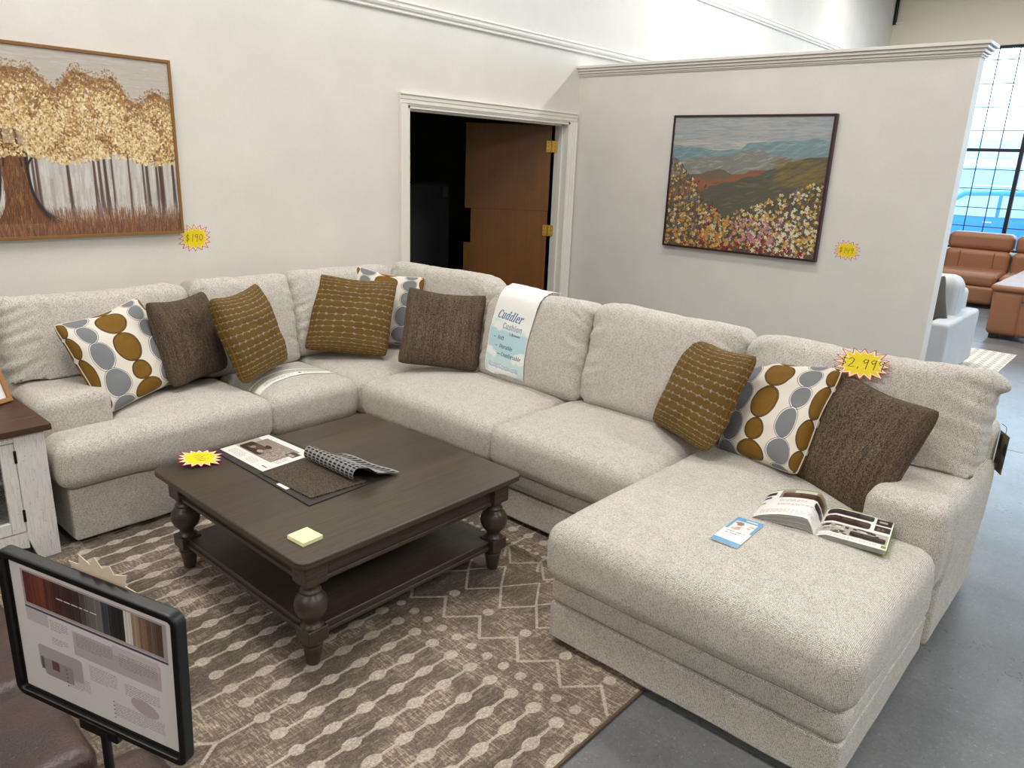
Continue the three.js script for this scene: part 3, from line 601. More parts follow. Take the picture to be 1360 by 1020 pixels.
// ---------------------------------------------------------------- coffee table
const TABLE = { x: 1.688, z: -2.396, half: 0.537, top: 0.455 };
{
  const woodMap = canvasTex(1024, 1024, (k, w, h) => {
    k.fillStyle = '#463c33'; k.fillRect(0, 0, w, h);
    for (let i = 0; i < 2600; i++) { k.strokeStyle = `rgba(${rnd() < 0.55 ? '18,13,9' : '116,100,82'},${rr(0.08, 0.3)})`; k.lineWidth = rr(0.5, 2.4); const y = rr(0, h), x = rr(-200, w), L = rr(60, 420); k.beginPath(); k.moveTo(x, y); k.bezierCurveTo(x + L * 0.3, y + rr(-3, 3), x + L * 0.6, y + rr(-4, 4), x + L, y + rr(-3, 3)); k.stroke(); }
    for (let i = 0; i < 22; i++) { const x = rr(0, w), y = rr(0, h); for (let r = 1; r < 7; r++) { k.strokeStyle = 'rgba(24,18,12,0.16)'; k.lineWidth = 1.3; k.beginPath(); k.ellipse(x, y, r * 26, r * 4.2, 0, -0.9, 0.9); k.stroke(); } }
    for (let i = 0; i < 6; i++) { k.fillStyle = 'rgba(18,13,9,0.5)'; k.fillRect(0, i * h / 6, w, 1.2); k.fillStyle = `rgba(${rnd() < 0.5 ? '20,15,10' : '96,80,62'},0.09)`; k.fillRect(0, i * h / 6, w, h / 6); }
  }, { wrap: true });
  const wood = std({ map: rep(woodMap, 0.93, 0.93), roughness: 0.36 }), dark = wood;
  const T = thing('coffee_table', 'square dark brown wooden coffee table with turned legs and lower shelf', 'table', [TABLE.x, RUG.h + 0.0035, TABLE.z]);
  const H = TABLE.half, top = TABLE.top - RUG.h - 0.0035;
  const rounded = (h, r) => { const s = new THREE.Shape(); s.moveTo(-h + r, -h); s.lineTo(h - r, -h); s.absarc(h - r, -h + r, r, -Math.PI / 2, 0); s.lineTo(h, h - r); s.absarc(h - r, h - r, r, 0, Math.PI / 2); s.lineTo(-h + r, h); s.absarc(-h + r, h - r, r, Math.PI / 2, Math.PI); s.lineTo(-h, -h + r); s.absarc(-h + r, -h + r, r, Math.PI, Math.PI * 1.5); return s; };
  const slab = (h, r, y0, y1, bev) => { const g = new THREE.ExtrudeGeometry(rounded(h - bev, r), { depth: y1 - y0 - 2 * bev, bevelEnabled: true, bevelSize: bev, bevelThickness: bev, bevelSegments: 3, curveSegments: 6 }); g.rotateX(-Math.PI / 2); g.translate(0, y0 + bev, 0); return metreUV(g); };
  part(T, 'tabletop', slab(H, 0.035, top - 0.026, top, 0.006), wood);
  part(T, 'top_moulding', slab(H - 0.028, 0.02, top - 0.04, top - 0.026, 0.003), dark);
  const legC = H - 0.085, ap = 0.034;
  for (let q = 0; q < 4; q++) {
    const g = [box(-legC + ap, legC - ap, top - 0.118, top - 0.04, legC - 0.012, legC + 0.016), box(-legC + ap, legC - ap, top - 0.124, top - 0.110, legC + 0.004, legC + 0.026, 0.004), box(-legC + ap, legC - ap, top - 0.132, top - 0.124, legC + 0.0, legC + 0.02, 0.003), box(-legC + ap, legC - ap, top - 0.054, top - 0.046, legC + 0.004, legC + 0.022, 0.003)];
    const a = part(T, 'apron', g, dark); a.rotation.y = q * Math.PI / 2;
  }
  const prof = [[0, 0.0], [0.022, 0.0], [0.024, 0.004], [0.028, 0.03], [0.0345, 0.07], [0.036, 0.076], [0.030, 0.08], [0.037, 0.085], [0.037, 0.093], [0.030, 0.096], [0, 0.096]];
  const prof2 = [[0, 0.148], [0.038, 0.148], [0.040, 0.153], [0.030, 0.16], [0.027, 0.168], [0.032, 0.18], [0.047, 0.196], [0.056, 0.216], [0.0575, 0.235], [0.053, 0.255], [0.043, 0.27], [0.032, 0.278], [0.036, 0.281], [0.037, 0.288], [0.030, 0.292], [0.027, 0.302], [0.034, 0.311], [0.036, 0.32], [0, 0.32]];
  const lathe = (p) => new THREE.LatheGeometry(p.map(([r, y]) => new THREE.Vector2(r, y)), 28);
  for (const sx of [-1, 1]) for (const sz of [-1, 1]) {
    const g = [lathe(prof), lathe(prof2), box(-0.041, 0.041, 0.096, 0.15, -0.041, 0.041, 0.005), box(-0.043, 0.043, 0.318, top - 0.04, -0.043, 0.043, 0.006)].map((q) => q.translate(sx * legC, 0, sz * legC));
    part(T, 'leg', g, dark);
  }
  part(T, 'shelf', [slab(legC + 0.012, 0.01, 0.118, 0.142, 0.004)], dark);
  for (let q = 0; q < 4; q++) { const r = part(T, 'shelf_rail', box(-legC + 0.04, legC - 0.04, 0.104, 0.12, legC - 0.012, legC + 0.02, 0.004), dark); r.rotation.y = q * Math.PI / 2; }
}
// ---------------------------------------------------------------- things on the table
const flatSheet = (w, d, t, map, side) => {   // thin sheet lying in xz, print on top; u along +z?, given by caller through rotation
  const g = new THREE.BoxGeometry(w, t, d), m = side ?? M.paper;
  return new THREE.Mesh(g, [m, m, map, m, m, m]);
};
// four-cornered sheet in the xz plane, printed on top: corners a (u0,v0) b (u1,v0) c (u1,v1) d (u0,v1)
function quadSheet(parent, name, [a, b, c, d], y, t, mat, edge = M.paper) {
  const mk = (tri) => { const g = new THREE.BufferGeometry(); g.setAttribute('position', new THREE.Float32BufferAttribute(tri.flatMap((q) => q.slice(0, 3)), 3)); g.setAttribute('uv', new THREE.Float32BufferAttribute(tri.flatMap((q) => q.slice(3)), 2)); g.computeVertexNormals(); return g; };
  const P = (q, h, u, v) => [q[0], y + h, q[1], u, v], A = P(a, t, 0, 0), B = P(b, t, 1, 0), Cc = P(c, t, 1, 1), D = P(d, t, 0, 1);
  const top = part(parent, name, mk([A, B, Cc, A, Cc, D]), mat);
  const lo = [P(a, 0, 0, 0), P(b, 0, 1, 0), P(c, 0, 1, 1), P(d, 0, 0, 1)], hi = [A, B, Cc, D].map((q) => [q[0], q[1] - 0.0002, q[2], q[3], q[4]]), tris = [];
  for (let i = 0; i < 4; i++) { const j = (i + 1) % 4; tris.push(lo[i], lo[j], hi[j], lo[i], hi[j], hi[i]); }
  tris.push(lo[0], lo[2], lo[1], lo[0], lo[3], lo[2]);
  part(top, 'backing', mk(tris), edge);
  return top;
}
const scribble = (k, x, y, w, size, rows, color, gap = 1.6) => { k.fillStyle = color; for (let r = 0; r < rows; r++) { let q = x; while (q < x + w * (r === rows - 1 ? 0.6 : 1)) { const L = rr(size * 1.2, size * 4); k.fillRect(q, y + r * size * gap, Math.min(L, x + w - q), size * 0.55); q += L + size * 0.7; } } };
{
  const y = TABLE.top + 0.0005;
  const o = thing('sample_board', 'open dark sample board with a room photo and brown fabric swatches on the coffee table', 'sample board', [1.57, y, -2.58]);
  const rel = (l) => l.map(([a, b]) => [a - 1.57, b + 2.58]);
  const board = plain(0x34302f, 0.55);
  quadSheet(o, 'board_panel', rel([[1.418, -2.586], [1.728, -2.592], [1.712, -2.955], [1.42, -2.948]]), 0, 0.004, board, board);
  quadSheet(o, 'board_panel', rel([[1.412, -2.205], [1.722, -2.212], [1.728, -2.588], [1.418, -2.582]]), 0, 0.004, board, board);
  const photo = canvasTex(512, 360, (k, w, h) => {
    // drawn with the viewer at the sofa side: u runs along z, v along x
    k.fillStyle = '#ece9e4'; k.fillRect(0, 0, w, h);
    k.fillStyle = '#d9d4cd'; k.fillRect(150, 0, 250, 260);
    k.fillStyle = '#b9b0a6'; k.fillRect(150, 0, 250, 40);
    k.fillStyle = '#8f8177'; k.fillRect(150, 40, 300, 260); k.fillStyle = '#3b2926'; k.beginPath(); k.roundRect(165, 20, 150, 170, 20); k.fill();
    k.fillStyle = '#57413b'; k.beginPath(); k.roundRect(230, 60, 90, 150, 30); k.fill();
    for (let i = 0; i < 6; i++) { k.fillStyle = ['#8f8178', '#2c2221', '#a99a8f', '#6d5a52'][i % 4]; k.beginPath(); k.ellipse(rr(180, 360), rr(40, 200), rr(14, 34), rr(10, 24), rr(0, 3), 0, 7); k.fill(); }
    k.fillStyle = '#8a7b70'; k.beginPath(); k.ellipse(300, 200, 70, 42, 0.3, 0, 7); k.fill();
    for (let i = 0; i < 260; i++) { k.strokeStyle = `rgba(${rnd() < 0.5 ? '250,248,244' : '70,58,52'},0.4)`; k.lineWidth = rr(1, 3); k.beginPath(); const x = rr(160, 400), yy = rr(180, 300); k.moveTo(x, yy); k.lineTo(x + rr(-40, 40), yy + rr(-8, 8)); k.stroke(); }
    k.fillStyle = '#2d2523'; k.fillRect(330, 270, 90, 60); k.fillStyle = '#a59a90'; k.fillRect(340, 280, 34, 40);
    scribble(k, 30, 40, 90, 8, 9, '#a9a49c'); scribble(k, 30, 180, 90, 7, 7, '#b5b0a8'); scribble(k, 170, 290, 130, 8, 4, '#7f7872');
    k.fillStyle = '#3a3431'; k.fillRect(60, 300, 12, 40);
  });
  quadSheet(o, 'photo_page', rel([[1.452, -2.594], [1.708, -2.612], [1.692, -2.952], [1.448, -2.934]]), 0.0045, 0.0012, std({ map: photo, roughness: 0.22 }));
  const brown = std({ map: (() => { const a = tileNoise(512, 3, 3, 81), b = tileNoise(512, 2, 2, 82); return dataTex(512, (x, yy) => { const v = 70 + 90 * (a(x, yy) - 0.45) + 80 * (b(x, yy) - 0.5); return [v, v * 0.86, v * 0.72]; }); })(), bumpMap: rep(weave.bump, 0.6, 0.6), bumpScale: 0.002, roughness: 0.95 });
  quadSheet(o, 'fabric_swatch', rel([[1.446, -2.245], [1.69, -2.225], [1.70, -2.585], [1.436, -2.572]]), 0.0045, 0.005, brown, brown);
  quadSheet(o, 'paper_label', rel([[1.425, -2.38], [1.446, -2.38], [1.446, -2.45], [1.425, -2.45]]), 0.0048, 0.0008, M.white);
  const plaid = std({ map: canvasTex(512, 512, (k, w, h) => { k.fillStyle = '#8b8a89'; k.fillRect(0, 0, w, h); for (let i = 0; i < 9; i++) for (let j = 0; j < 12; j++) { k.fillStyle = '#17181a'; k.beginPath(); k.roundRect(j * w / 12 + rr(6, 9), i * h / 9 + rr(8, 12), w / 12 - 16, h / 9 - 22, 5); k.fill(); k.fillStyle = 'rgba(170,168,165,0.6)'; k.fillRect(j * w / 12, i * h / 9, w / 12 - 2, 4); k.fillRect(j * w / 12 + 1, i * h / 9, 3, h / 9); } for (let i = 0; i < 9000; i++) { k.fillStyle = `rgba(${rnd() < 0.5 ? '0,0,0' : '220,220,215'},0.18)`; k.fillRect(rr(0, w), rr(0, h), 2, 2); } }), roughness: 0.95, side: THREE.DoubleSide });
  // curled swatch: rises from the far side, rolls over and lies back over the table
  const section = []; const R = 0.029, cx = 1.668 - 1.57;
  for (let i = 0; i <= 16; i++) { const t = Math.PI * (1.28 - i / 16 * 0.98); section.push([cx + Math.cos(t) * R, 0.012 + R + Math.sin(t) * R]); }
  section.push([cx + 0.05, 0.034], [cx + 0.085, 0.024], [cx + 0.125, 0.013], [cx + 0.155, 0.009]);
  const pos = [], uv = [], idx = [], nz = 14, S = section.length;
  for (let layer = 0; layer < 2; layer++) for (let j = 0; j <= nz; j++) for (let i = 0; i < S; i++) {
    const f = j / nz, zz = lerp(-2.575, -2.245, f) + 2.58, s = i / (S - 1), inset = layer * 0.003;
    const twist = smooth(0.55, 1, s) * 0.035 * (f - 0.5);
    pos.push(section[i][0] - inset + 0.006 * (f - 0.5) + twist, section[i][1] - inset + 0.003 * Math.sin(f * 9 + i * 0.3) * smooth(0.6, 1, s), zz + 0.04 * smooth(0.5, 1, s)); uv.push(f, s);
  }
  for (let layer = 0; layer < 2; layer++) for (let j = 0; j < nz; j++) for (let i = 0; i < S - 1; i++) { const a = layer * (nz + 1) * S + j * S + i, b = a + 1, c = a + S, d = c + 1; if (layer) idx.push(a, b, d, a, d, c); else idx.push(a, d, b, a, c, d); }
  const g = new THREE.BufferGeometry(); g.setAttribute('position', new THREE.Float32BufferAttribute(pos, 3)); g.setAttribute('uv', new THREE.Float32BufferAttribute(uv, 2)); g.setIndex(idx); g.computeVertexNormals();
  part(o, 'curled_swatch', g, plaid).userData.label = 'grey plaid swatch curled back';
  const n = thing('sticky_note_pad', 'small pale yellow sticky note pad on the coffee table corner', 'notepad', [1.263, TABLE.top + 0.0005, -2.006], 0.06);
  const note = std({ color: 0xf6f0bf, roughness: 0.8 });
  for (let i = 0; i < 5; i++) part(n, 'note_layer', box(-0.04 + i * 0.0006, 0.04 + i * 0.0006, i * 0.0024, i * 0.0024 + 0.0021, -0.044 - i * 0.0004, 0.044 - i * 0.0004), note);
}
// ---------------------------------------------------------------- starburst price tags
const GLYPH = {   // handwritten strokes in a 1 x 1.4 box
  '$': [[[0.8, 0.3], [0.45, 0.2], [0.2, 0.42], [0.5, 0.68], [0.75, 0.9], [0.45, 1.15], [0.12, 1.02]], [[0.55, 0.0], [0.38, 1.4]]],
  '1': [[[0.6, 0.05], [0.42, 1.35]]],
  '9': [[[0.82, 0.22], [0.5, 0.12], [0.25, 0.4], [0.42, 0.66], [0.8, 0.4], [0.86, 0.15], [0.62, 1.38]]],
  '0': [[[0.55, 0.1], [0.25, 0.5], [0.2, 1.0], [0.45, 1.25], [0.8, 0.9], [0.82, 0.4], [0.55, 0.1]]],
  '4': [[[0.3, 0.15], [0.22, 0.75], [0.8, 0.7]], [[0.8, 0.25], [0.6, 1.38]]],
  '2': [[[0.15, 0.35], [0.45, 0.1], [0.8, 0.3], [0.6, 0.8], [0.1, 1.3], [0.85, 1.22]]],
  ',': [[[0.4, 1.2], [0.3, 1.45]]],
};
function writeHand(k, text, x, y, size, width, sy = 1.45) {
  k.strokeStyle = '#1c1a16'; k.lineWidth = width; k.lineCap = k.lineJoin = 'round';
  for (const ch of text) { const G = GLYPH[ch]; for (const s of G) { k.beginPath(); s.forEach(([a, b], i) => (i ? k.lineTo(x + a * size, y + b * size * sy) : k.moveTo(x + a * size, y + b * size * sy))); k.stroke(); } x += size * (ch === ',' || ch === '1' ? 0.72 : 0.98); }
}
function burstPoints(n, rx, ry, inner, s0, scale = 1) { const old = seed; seed = s0; const pts = []; for (let i = 0; i < n * 2; i++) { const a = i / (n * 2) * Math.PI * 2, j = rr(0.93, 1.05), sq = 1 / Math.pow(Math.pow(Math.abs(Math.cos(a)), 3) + Math.pow(Math.abs(Math.sin(a)), 3), 1 / 3), r = (i % 2 ? inner : 1) * j * sq * 0.96; pts.push([Math.cos(a) * rx * r * scale, Math.sin(a) * ry * r * scale]); } seed = old; return pts; }
function priceTag(label, W, H, s0, write) {
  const o = thing('price_tag', label, 'price tag', [0, 0, 0], 0);
  const pts = burstPoints(16, W / 2, H / 2, 0.7, s0), sh = new THREE.Shape(pts.map(([a, b]) => new THREE.Vector2(a, b)));
  const g = new THREE.ExtrudeGeometry(sh, { depth: 0.0012, bevelEnabled: false }), p = g.attributes.position, uv = g.attributes.uv;
  for (let i = 0; i < p.count; i++) uv.setXY(i, p.getX(i) / W / 1.16 + 0.5, p.getY(i) / H / 1.16 + 0.5);
  const map = canvasTex(512, 512, (k, w, h) => {
    const poly = (s, c) => { k.fillStyle = c; k.beginPath(); burstPoints(16, 0.5, 0.5, 0.7, s0, s).forEach(([a, b], i) => { const x = (a / 1.16 + 0.5) * w, y = (0.5 - b / 1.16) * h; i ? k.lineTo(x, y) : k.moveTo(x, y); }); k.closePath(); k.fill(); };
    k.fillStyle = '#c2123a'; k.fillRect(0, 0, w, h); poly(0.93, '#ffe3c4'); poly(0.8, '#f0d60c'); write(k, w, h);
  });
  part(o, 'card', g, std({ map, roughness: 0.5 }));
  return o;
}
{
  const a = priceTag('yellow starburst price tag reading 190 beside the autumn tree painting', 0.215, 0.165, 901, (k) => writeHand(k, '$190', 138, 190, 62, 6)); a.position.set(2.14, 1.195, WALL_Z + 0.0005);
  const b = priceTag('yellow starburst price tag reading 149 beside the flower painting', 0.2, 0.15, 902, (k) => writeHand(k, '$149', 132, 190, 64, 6)); b.position.set(PART_X - 0.0005, 1.17, -1.875); b.rotation.y = -Math.PI / 2;
  const t = priceTag('yellow starburst tag lying on the coffee table corner', 0.19, 0.145, 903, (k) => { k.strokeStyle = '#33300f'; k.lineWidth = 5; for (let r = 0; r < 4; r++) { k.beginPath(); let x = 200 + r * 8; k.moveTo(x, 190 + r * 42); while (x < 330 - (r % 2) * 30) { x += rr(6, 14); k.lineTo(x, 190 + r * 42 + rr(-12, 12)); } k.stroke(); } });
  t.position.set(1.322, TABLE.top + 0.021, -2.858); t.rotation.set(-Math.PI / 2 + 0.2, 0.1, -0.5, 'YXZ');
  const B = BACKS[6], c = priceTag('yellow starburst price tag reading 2,999 on the chaise back cushion', 0.215, 0.135, 904, (k) => writeHand(k, '$2,999', 88, 178, 60, 6, 1.7));
  const zz = -0.862, yy = 0.972; let x = 2.6; for (let i = 0; i < 80; i++) { const d = B.f(x, yy, zz); if (d < 0.002) break; x += d; }
  c.position.set(x - 0.03, yy + 0.012, zz); c.rotation.set(-0.42, -Math.PI / 2 + 0.25, 0.0, 'YXZ');
}
// ---------------------------------------------------------------- printed things on the sofa
{ // banner draped over a back cushion
  const B = BACKS[4], z0 = -2.842, z1 = -2.548, nz = 10, na = 40, pos = [], uv = [], idx = [];
  const map = canvasTex(512, 1024, (k, w, h) => {
    k.fillStyle = '#f4f3ef'; k.fillRect(0, 0, w, h);
    const cloud = (x, y, s, c) => { k.fillStyle = c; for (let i = 0; i < 7; i++) { k.beginPath(); k.ellipse(x + rr(-s, s), y + rr(-s * 0.25, s * 0.3), s * rr(0.35, 0.6), s * rr(0.25, 0.45), 0, 0, 7); k.fill(); } };
    k.fillStyle = '#dcebee'; k.fillRect(0, 560, w, 100); k.fillStyle = '#bcdde6'; k.fillRect(0, 640, w, h - 640); k.fillStyle = '#cfe6ea'; k.fillRect(0, 860, w, 164);
    for (const [x, y, s] of [[60, 600, 90], [430, 580, 80], [250, 560, 100], [40, 840, 80], [470, 830, 90], [300, 980, 110], [80, 980, 90]]) cloud(x, y, s, 'rgba(246,247,246,0.75)');
    k.save(); k.transform(1, 0, -0.22, 1, 120, 0); k.fillStyle = '#2b6aa6'; k.font = 'italic bold 100px serif'; k.fillText('Cuddler', 50, 548, 330); k.restore();
    k.fillStyle = '#b3bcc2'; k.font = 'bold 66px sans-serif'; k.strokeStyle = '#7f8d98'; k.lineWidth = 2; k.fillText('Cushion', 160, 622); k.strokeText('Cushion', 160, 622);
    k.fillStyle = '#31404a'; k.font = '26px sans-serif'; k.fillText('by', 270, 664); k.fillRect(306, 640, 10, 28); k.fillStyle = '#7c8a92'; k.fillRect(322, 650, 90, 12);
    const row = (s, x, y) => { scribble(k, x, y - 14, 44, 13, 1, '#6b7d86'); k.fillStyle = '#27505e'; k.font = 'italic bold 44px serif'; k.fillText(s, x + 52, y, 260); };
    row('Soft', 70, 720); row('Durable', 110, 786); row('Comfortable', 150, 850);
    k.strokeStyle = '#7f9bc8'; k.lineWidth = 4; for (let x = 60; x < 440; x += 17) { k.beginPath(); k.ellipse(x, 945 + rr(-3, 3), 7, rr(9, 20), 0.3, 0, 5); k.stroke(); }
    k.strokeStyle = '#ffffff'; k.lineWidth = 12; k.strokeRect(0, 0, w, h);
  });
  const hit = (zz, a) => { const cx = B.c[0] + 0.03, cy = B.c[1], dx = -Math.cos(a), dy = Math.sin(a); let t = 0.5; for (let i = 0; i < 120; i++) { const d = B.f(cx + dx * t, cy + dy * t, zz); if (d < 0.006) break; t -= Math.max(0.0008, d * 0.6); } return t; };
  const path = []; for (let i = 0; i <= na; i++) path.push(lerp(-0.74, 1.85, i / na));
  const grid = []; for (let j = 0; j <= nz; j++) grid.push(path.map((a) => { const f = j / nz; return hit(lerp(z0, z1, f) + 0.028 * smooth(0, 1.6, a), a + 0.05 * (0.5 - f)); }));
  const soft = grid.map((row, j) => row.map((t, i) => { let s = 0, n = 0; for (let dj = -3; dj <= 3; dj++) for (let di = -2; di <= 2; di++) { const r = grid[clamp(j + dj, 0, nz)][clamp(i + di, 0, na)]; s += r; n++; } return Math.max(t, s / n + 0.001) + 0.010 * smooth(0.6, 1.1, path[i]); }));
  for (let j = 0; j <= nz; j++) { let len = 0, prev = null; const col = []; for (const [i, a0] of path.entries()) { const f = j / nz, zz = lerp(z0, z1, f) + 0.028 * smooth(0, 1.6, a0), a = a0 + 0.05 * (0.5 - f), x = B.c[0] + 0.03 - Math.cos(a) * soft[j][i], y = B.c[1] + Math.sin(a) * soft[j][i]; if (prev) len += Math.hypot(x - prev[0], y - prev[1]); prev = [x, y]; col.push([x, y, zz, len]); } for (const [x, y, zz, l] of col) { pos.push(x, y, zz); uv.push(j / nz, Math.min(1, l / len * 1.0)); } }
  const n = na + 1; for (let j = 0; j < nz; j++) for (let i = 0; i < na; i++) { const a = j * n + i, b = a + 1, c = a + n, d = c + 1; idx.push(a, c, d, a, d, b); }
  const g = new THREE.BufferGeometry(); g.setAttribute('position', new THREE.Float32BufferAttribute(pos.map((v, i) => v - [B.c[0], 0, B.c[2]][i % 3]), 3)); g.setAttribute('uv', new THREE.Float32BufferAttribute(uv, 2)); g.setIndex(idx); g.computeVertexNormals();
  const o = thing('cushion_banner', 'blue and white printed cloth banner draped over a back cushion', 'banner', [B.c[0], 0, B.c[2]]);
  part(o, 'cloth', g, std({ map, roughness: 0.7, side: THREE.DoubleSide }));
}
{ // paper band across a seat cushion
  const S = SEATS[1], nx = 36, nz = 6, pos = [], uv = [], idx = [];
  const map = canvasTex(1024, 256, (k, w, h) => { k.fillStyle = '#f2f1ec'; k.fillRect(0, 0, w, h); k.fillStyle = '#aeb1a0'; k.fillRect(0, 26, w, 96); for (let i = 0; i < 60; i++) { k.fillStyle = 'rgba(250,250,245,0.5)'; k.fillRect(20 + i * 17, 50 + (i % 3) * 12, 9, 26); } k.fillStyle = '#c9c07a'; k.fillRect(0, 128, w, 8); scribble(k, 120, 168, 420, 14, 2, '#6d6a5f'); k.fillStyle = '#2a2f2c'; k.fillRect(600, 160, 30, 42); scribble(k, 660, 166, 240, 12, 2, '#5a5c55'); });
  for (let j = 0; j <= nz; j++) for (let i = 0; i <= nx; i++) { const u = i / nx, v = j / nz, x = lerp(1.935, 2.452, u), z = lerp(-3.475 - 0.035 * Math.sin(u * 3), -3.59 - 0.045 * Math.sin(u * 3), 1 - v) - 0.0 + 0.04 * (1 - smooth(0, 0.25, u)) ; pos.push(x - 2.2, seatTopAt(S.f, x, z) + 0.0035, z + 3.55); uv.push(u, 1 - v); }
  const n = nx + 1; for (let j = 0; j < nz; j++) for (let i = 0; i < nx; i++) { const a = j * n + i; idx.push(a, a + n, a + n + 1, a, a + n + 1, a + 1); }
  const g = new THREE.BufferGeometry(); g.setAttribute('position', new THREE.Float32BufferAttribute(pos, 3)); g.setAttribute('uv', new THREE.Float32BufferAttribute(uv, 2)); g.setIndex(idx); g.computeVertexNormals();
  const o = thing('paper_band', 'white and grey printed paper band across the seat in front of a mustard pillow', 'paper band', [2.2, 0, -3.55]);
  part(o, 'strip', g, std({ map, roughness: 0.55, side: THREE.DoubleSide }));
}
const CH = SEATS[5].f;
{ // open furniture catalogue on the chaise
  const sx = 2.417, sz = -0.728, o = thing('open_catalogue', 'open furniture catalogue with curling pages on the chaise', 'magazine', [sx, seatTopAt(CH, 2.53, -0.72) + 0.001, sz], 0.17);
  // local: x along the spine, z across the pages
  const len = 0.262, page = (seedN, left) => canvasTex(512, 512, (k, w, h) => {
    const old = seed; seed = seedN; k.fillStyle = '#f1f0ec'; k.fillRect(0, 0, w, h);
    k.fillStyle = '#7d9a2c'; k.fillRect(0, 0, w, 16);
    const sofaShape = (x, y, ww, hh, c) => { k.fillStyle = c; k.beginPath(); k.roundRect(x, y, ww, hh, hh * 0.25); k.fill(); k.fillStyle = 'rgba(255,255,255,0.14)'; for (let i = 0; i < 3; i++) k.fillRect(x + ww * (0.06 + i * 0.31), y + hh * 0.15, ww * 0.26, hh * 0.3); };
    if (left) {
      k.fillStyle = '#96876f'; k.fillRect(130, 20, 382, 150); k.fillStyle = '#cfd3c2'; k.fillRect(220, 24, 150, 60); sofaShape(150, 70, 350, 96, '#45291f');
      k.fillStyle = '#efeeea'; k.fillRect(20, 190, 490, 170); scribble(k, 150, 210, 190, 10, 3, '#8d8b85'); scribble(k, 150, 290, 260, 8, 3, '#77756f'); sofaShape(390, 190, 120, 90, '#2d201c');
      k.fillStyle = '#2a2422'; k.fillRect(18, 50, 80, 64); k.fillRect(18, 140, 60, 40); k.fillStyle = '#86a33a'; k.fillRect(20, 250, 40, 30); scribble(k, 60, 400, 380, 9, 5, '#9c9a94');
    } else {
      sofaShape(20, 30, 350, 90, '#2b2624'); sofaShape(20, 150, 340, 110, '#3b2622'); k.fillStyle = '#26211f'; k.fillRect(390, 40, 112, 100); k.fillRect(390, 160, 112, 90); k.fillStyle = '#b9aea4'; k.fillRect(410, 70, 60, 30); k.fillStyle = '#7a5148'; k.fillRect(410, 190, 20, 40); k.fillRect(440, 190, 20, 40);
      k.fillStyle = '#b6b1a8'; k.fillRect(10, 290, 492, 150); for (let i = 0; i < 40; i++) { k.fillStyle = ['#3a332d', '#8a8378', '#dad7d0', '#59503f'][i % 4]; k.fillRect(rr(10, 460), rr(290, 420), rr(14, 60), rr(8, 40)); } sofaShape(240, 350, 250, 80, '#302824');
      k.fillStyle = '#86a33a'; k.fillRect(470, 450, 34, 40); scribble(k, 20, 460, 420, 8, 3, '#9c9a94');
    } seed = old;
  });
  const sheet = (prof, x0, x1, mat, name, thick, parent = o) => {
    const pos = [], uv = [], idx = [], n = prof.length; let tot = 0; const ls = [0]; for (let i = 1; i < n; i++) { tot += Math.hypot(prof[i][0] - prof[i - 1][0], prof[i][1] - prof[i - 1][1]); ls.push(tot); }
    for (const [xx, v] of [[x0, 0], [x1, 1]]) prof.forEach(([z, y], i) => { pos.push(xx, y, z); uv.push(prof[n - 1][0] < 0 ? 1 - ls[i] / tot : ls[i] / tot, v); });
    for (let i = 0; i < n - 1; i++) idx.push(i, i + 1, n + i + 1, i, n + i + 1, n + i);
    const g = new THREE.BufferGeometry(); g.setAttribute('position', new THREE.Float32BufferAttribute(pos, 3)); g.setAttribute('uv', new THREE.Float32BufferAttribute(uv, 2)); g.setIndex(idx); g.computeVertexNormals(); void thick;
    return part(parent, name, g, mat);
  };
  const pr = std({ map: page(5, false), roughness: 0.3, side: THREE.DoubleSide }), pl = std({ map: page(6, true), roughness: 0.3, side: THREE.DoubleSide }), ed = std({ color: 0xdcdad4, roughness: 0.8, side: THREE.DoubleSide }), inner = std({ map: page(9, false), roughness: 0.35, side: THREE.DoubleSide }), cov = std({ color: 0x86a33a, roughness: 0.35, side: THREE.DoubleSide });
  const right = (h, d) => { const p = []; for (let i = 0; i <= 12; i++) { const t = i / 12; p.push([t * (0.222 - d), 0.001 + (h) * (Math.sin(Math.min(1, t * 5) * Math.PI / 2) * (0.6 + 0.4 * 1)) * (1 - 0.12 * t)]); } return p; };
  for (let i = 0; i < 8; i++) sheet(right(0.002 + i * 0.0024, 0.001 * (8 - i) * 0.5), 0, len, i === 7 ? pr : ed, i === 7 ? 'right_page' : 'page');
  sheet([[0, 0.0005], [0.224, 0.0005]], -0.001, len + 0.003, cov, 'cover');
  const left = (h, lift) => { const p = []; for (let i = 0; i <= 16; i++) { const t = i / 16; p.push([-t * (0.2 + h * 0.28), 0.002 + h * Math.sin(Math.min(1, t * 6) * Math.PI / 2) * Math.pow(1 - t, 0.6) + lift * (1 - t) * t * 2]); } return p; };
  for (let i = 0; i < 7; i++) sheet(left(0.006 + i * 0.0085, 0.003 + i * 0.003), 0, len - i * 0.001, i === 6 ? pl : i % 2 ? inner : ed, i === 6 ? 'left_page' : 'page');
  sheet([[0, 0.0005], [-0.218, 0.0015]], -0.001, len + 0.003, cov, 'cover');
}
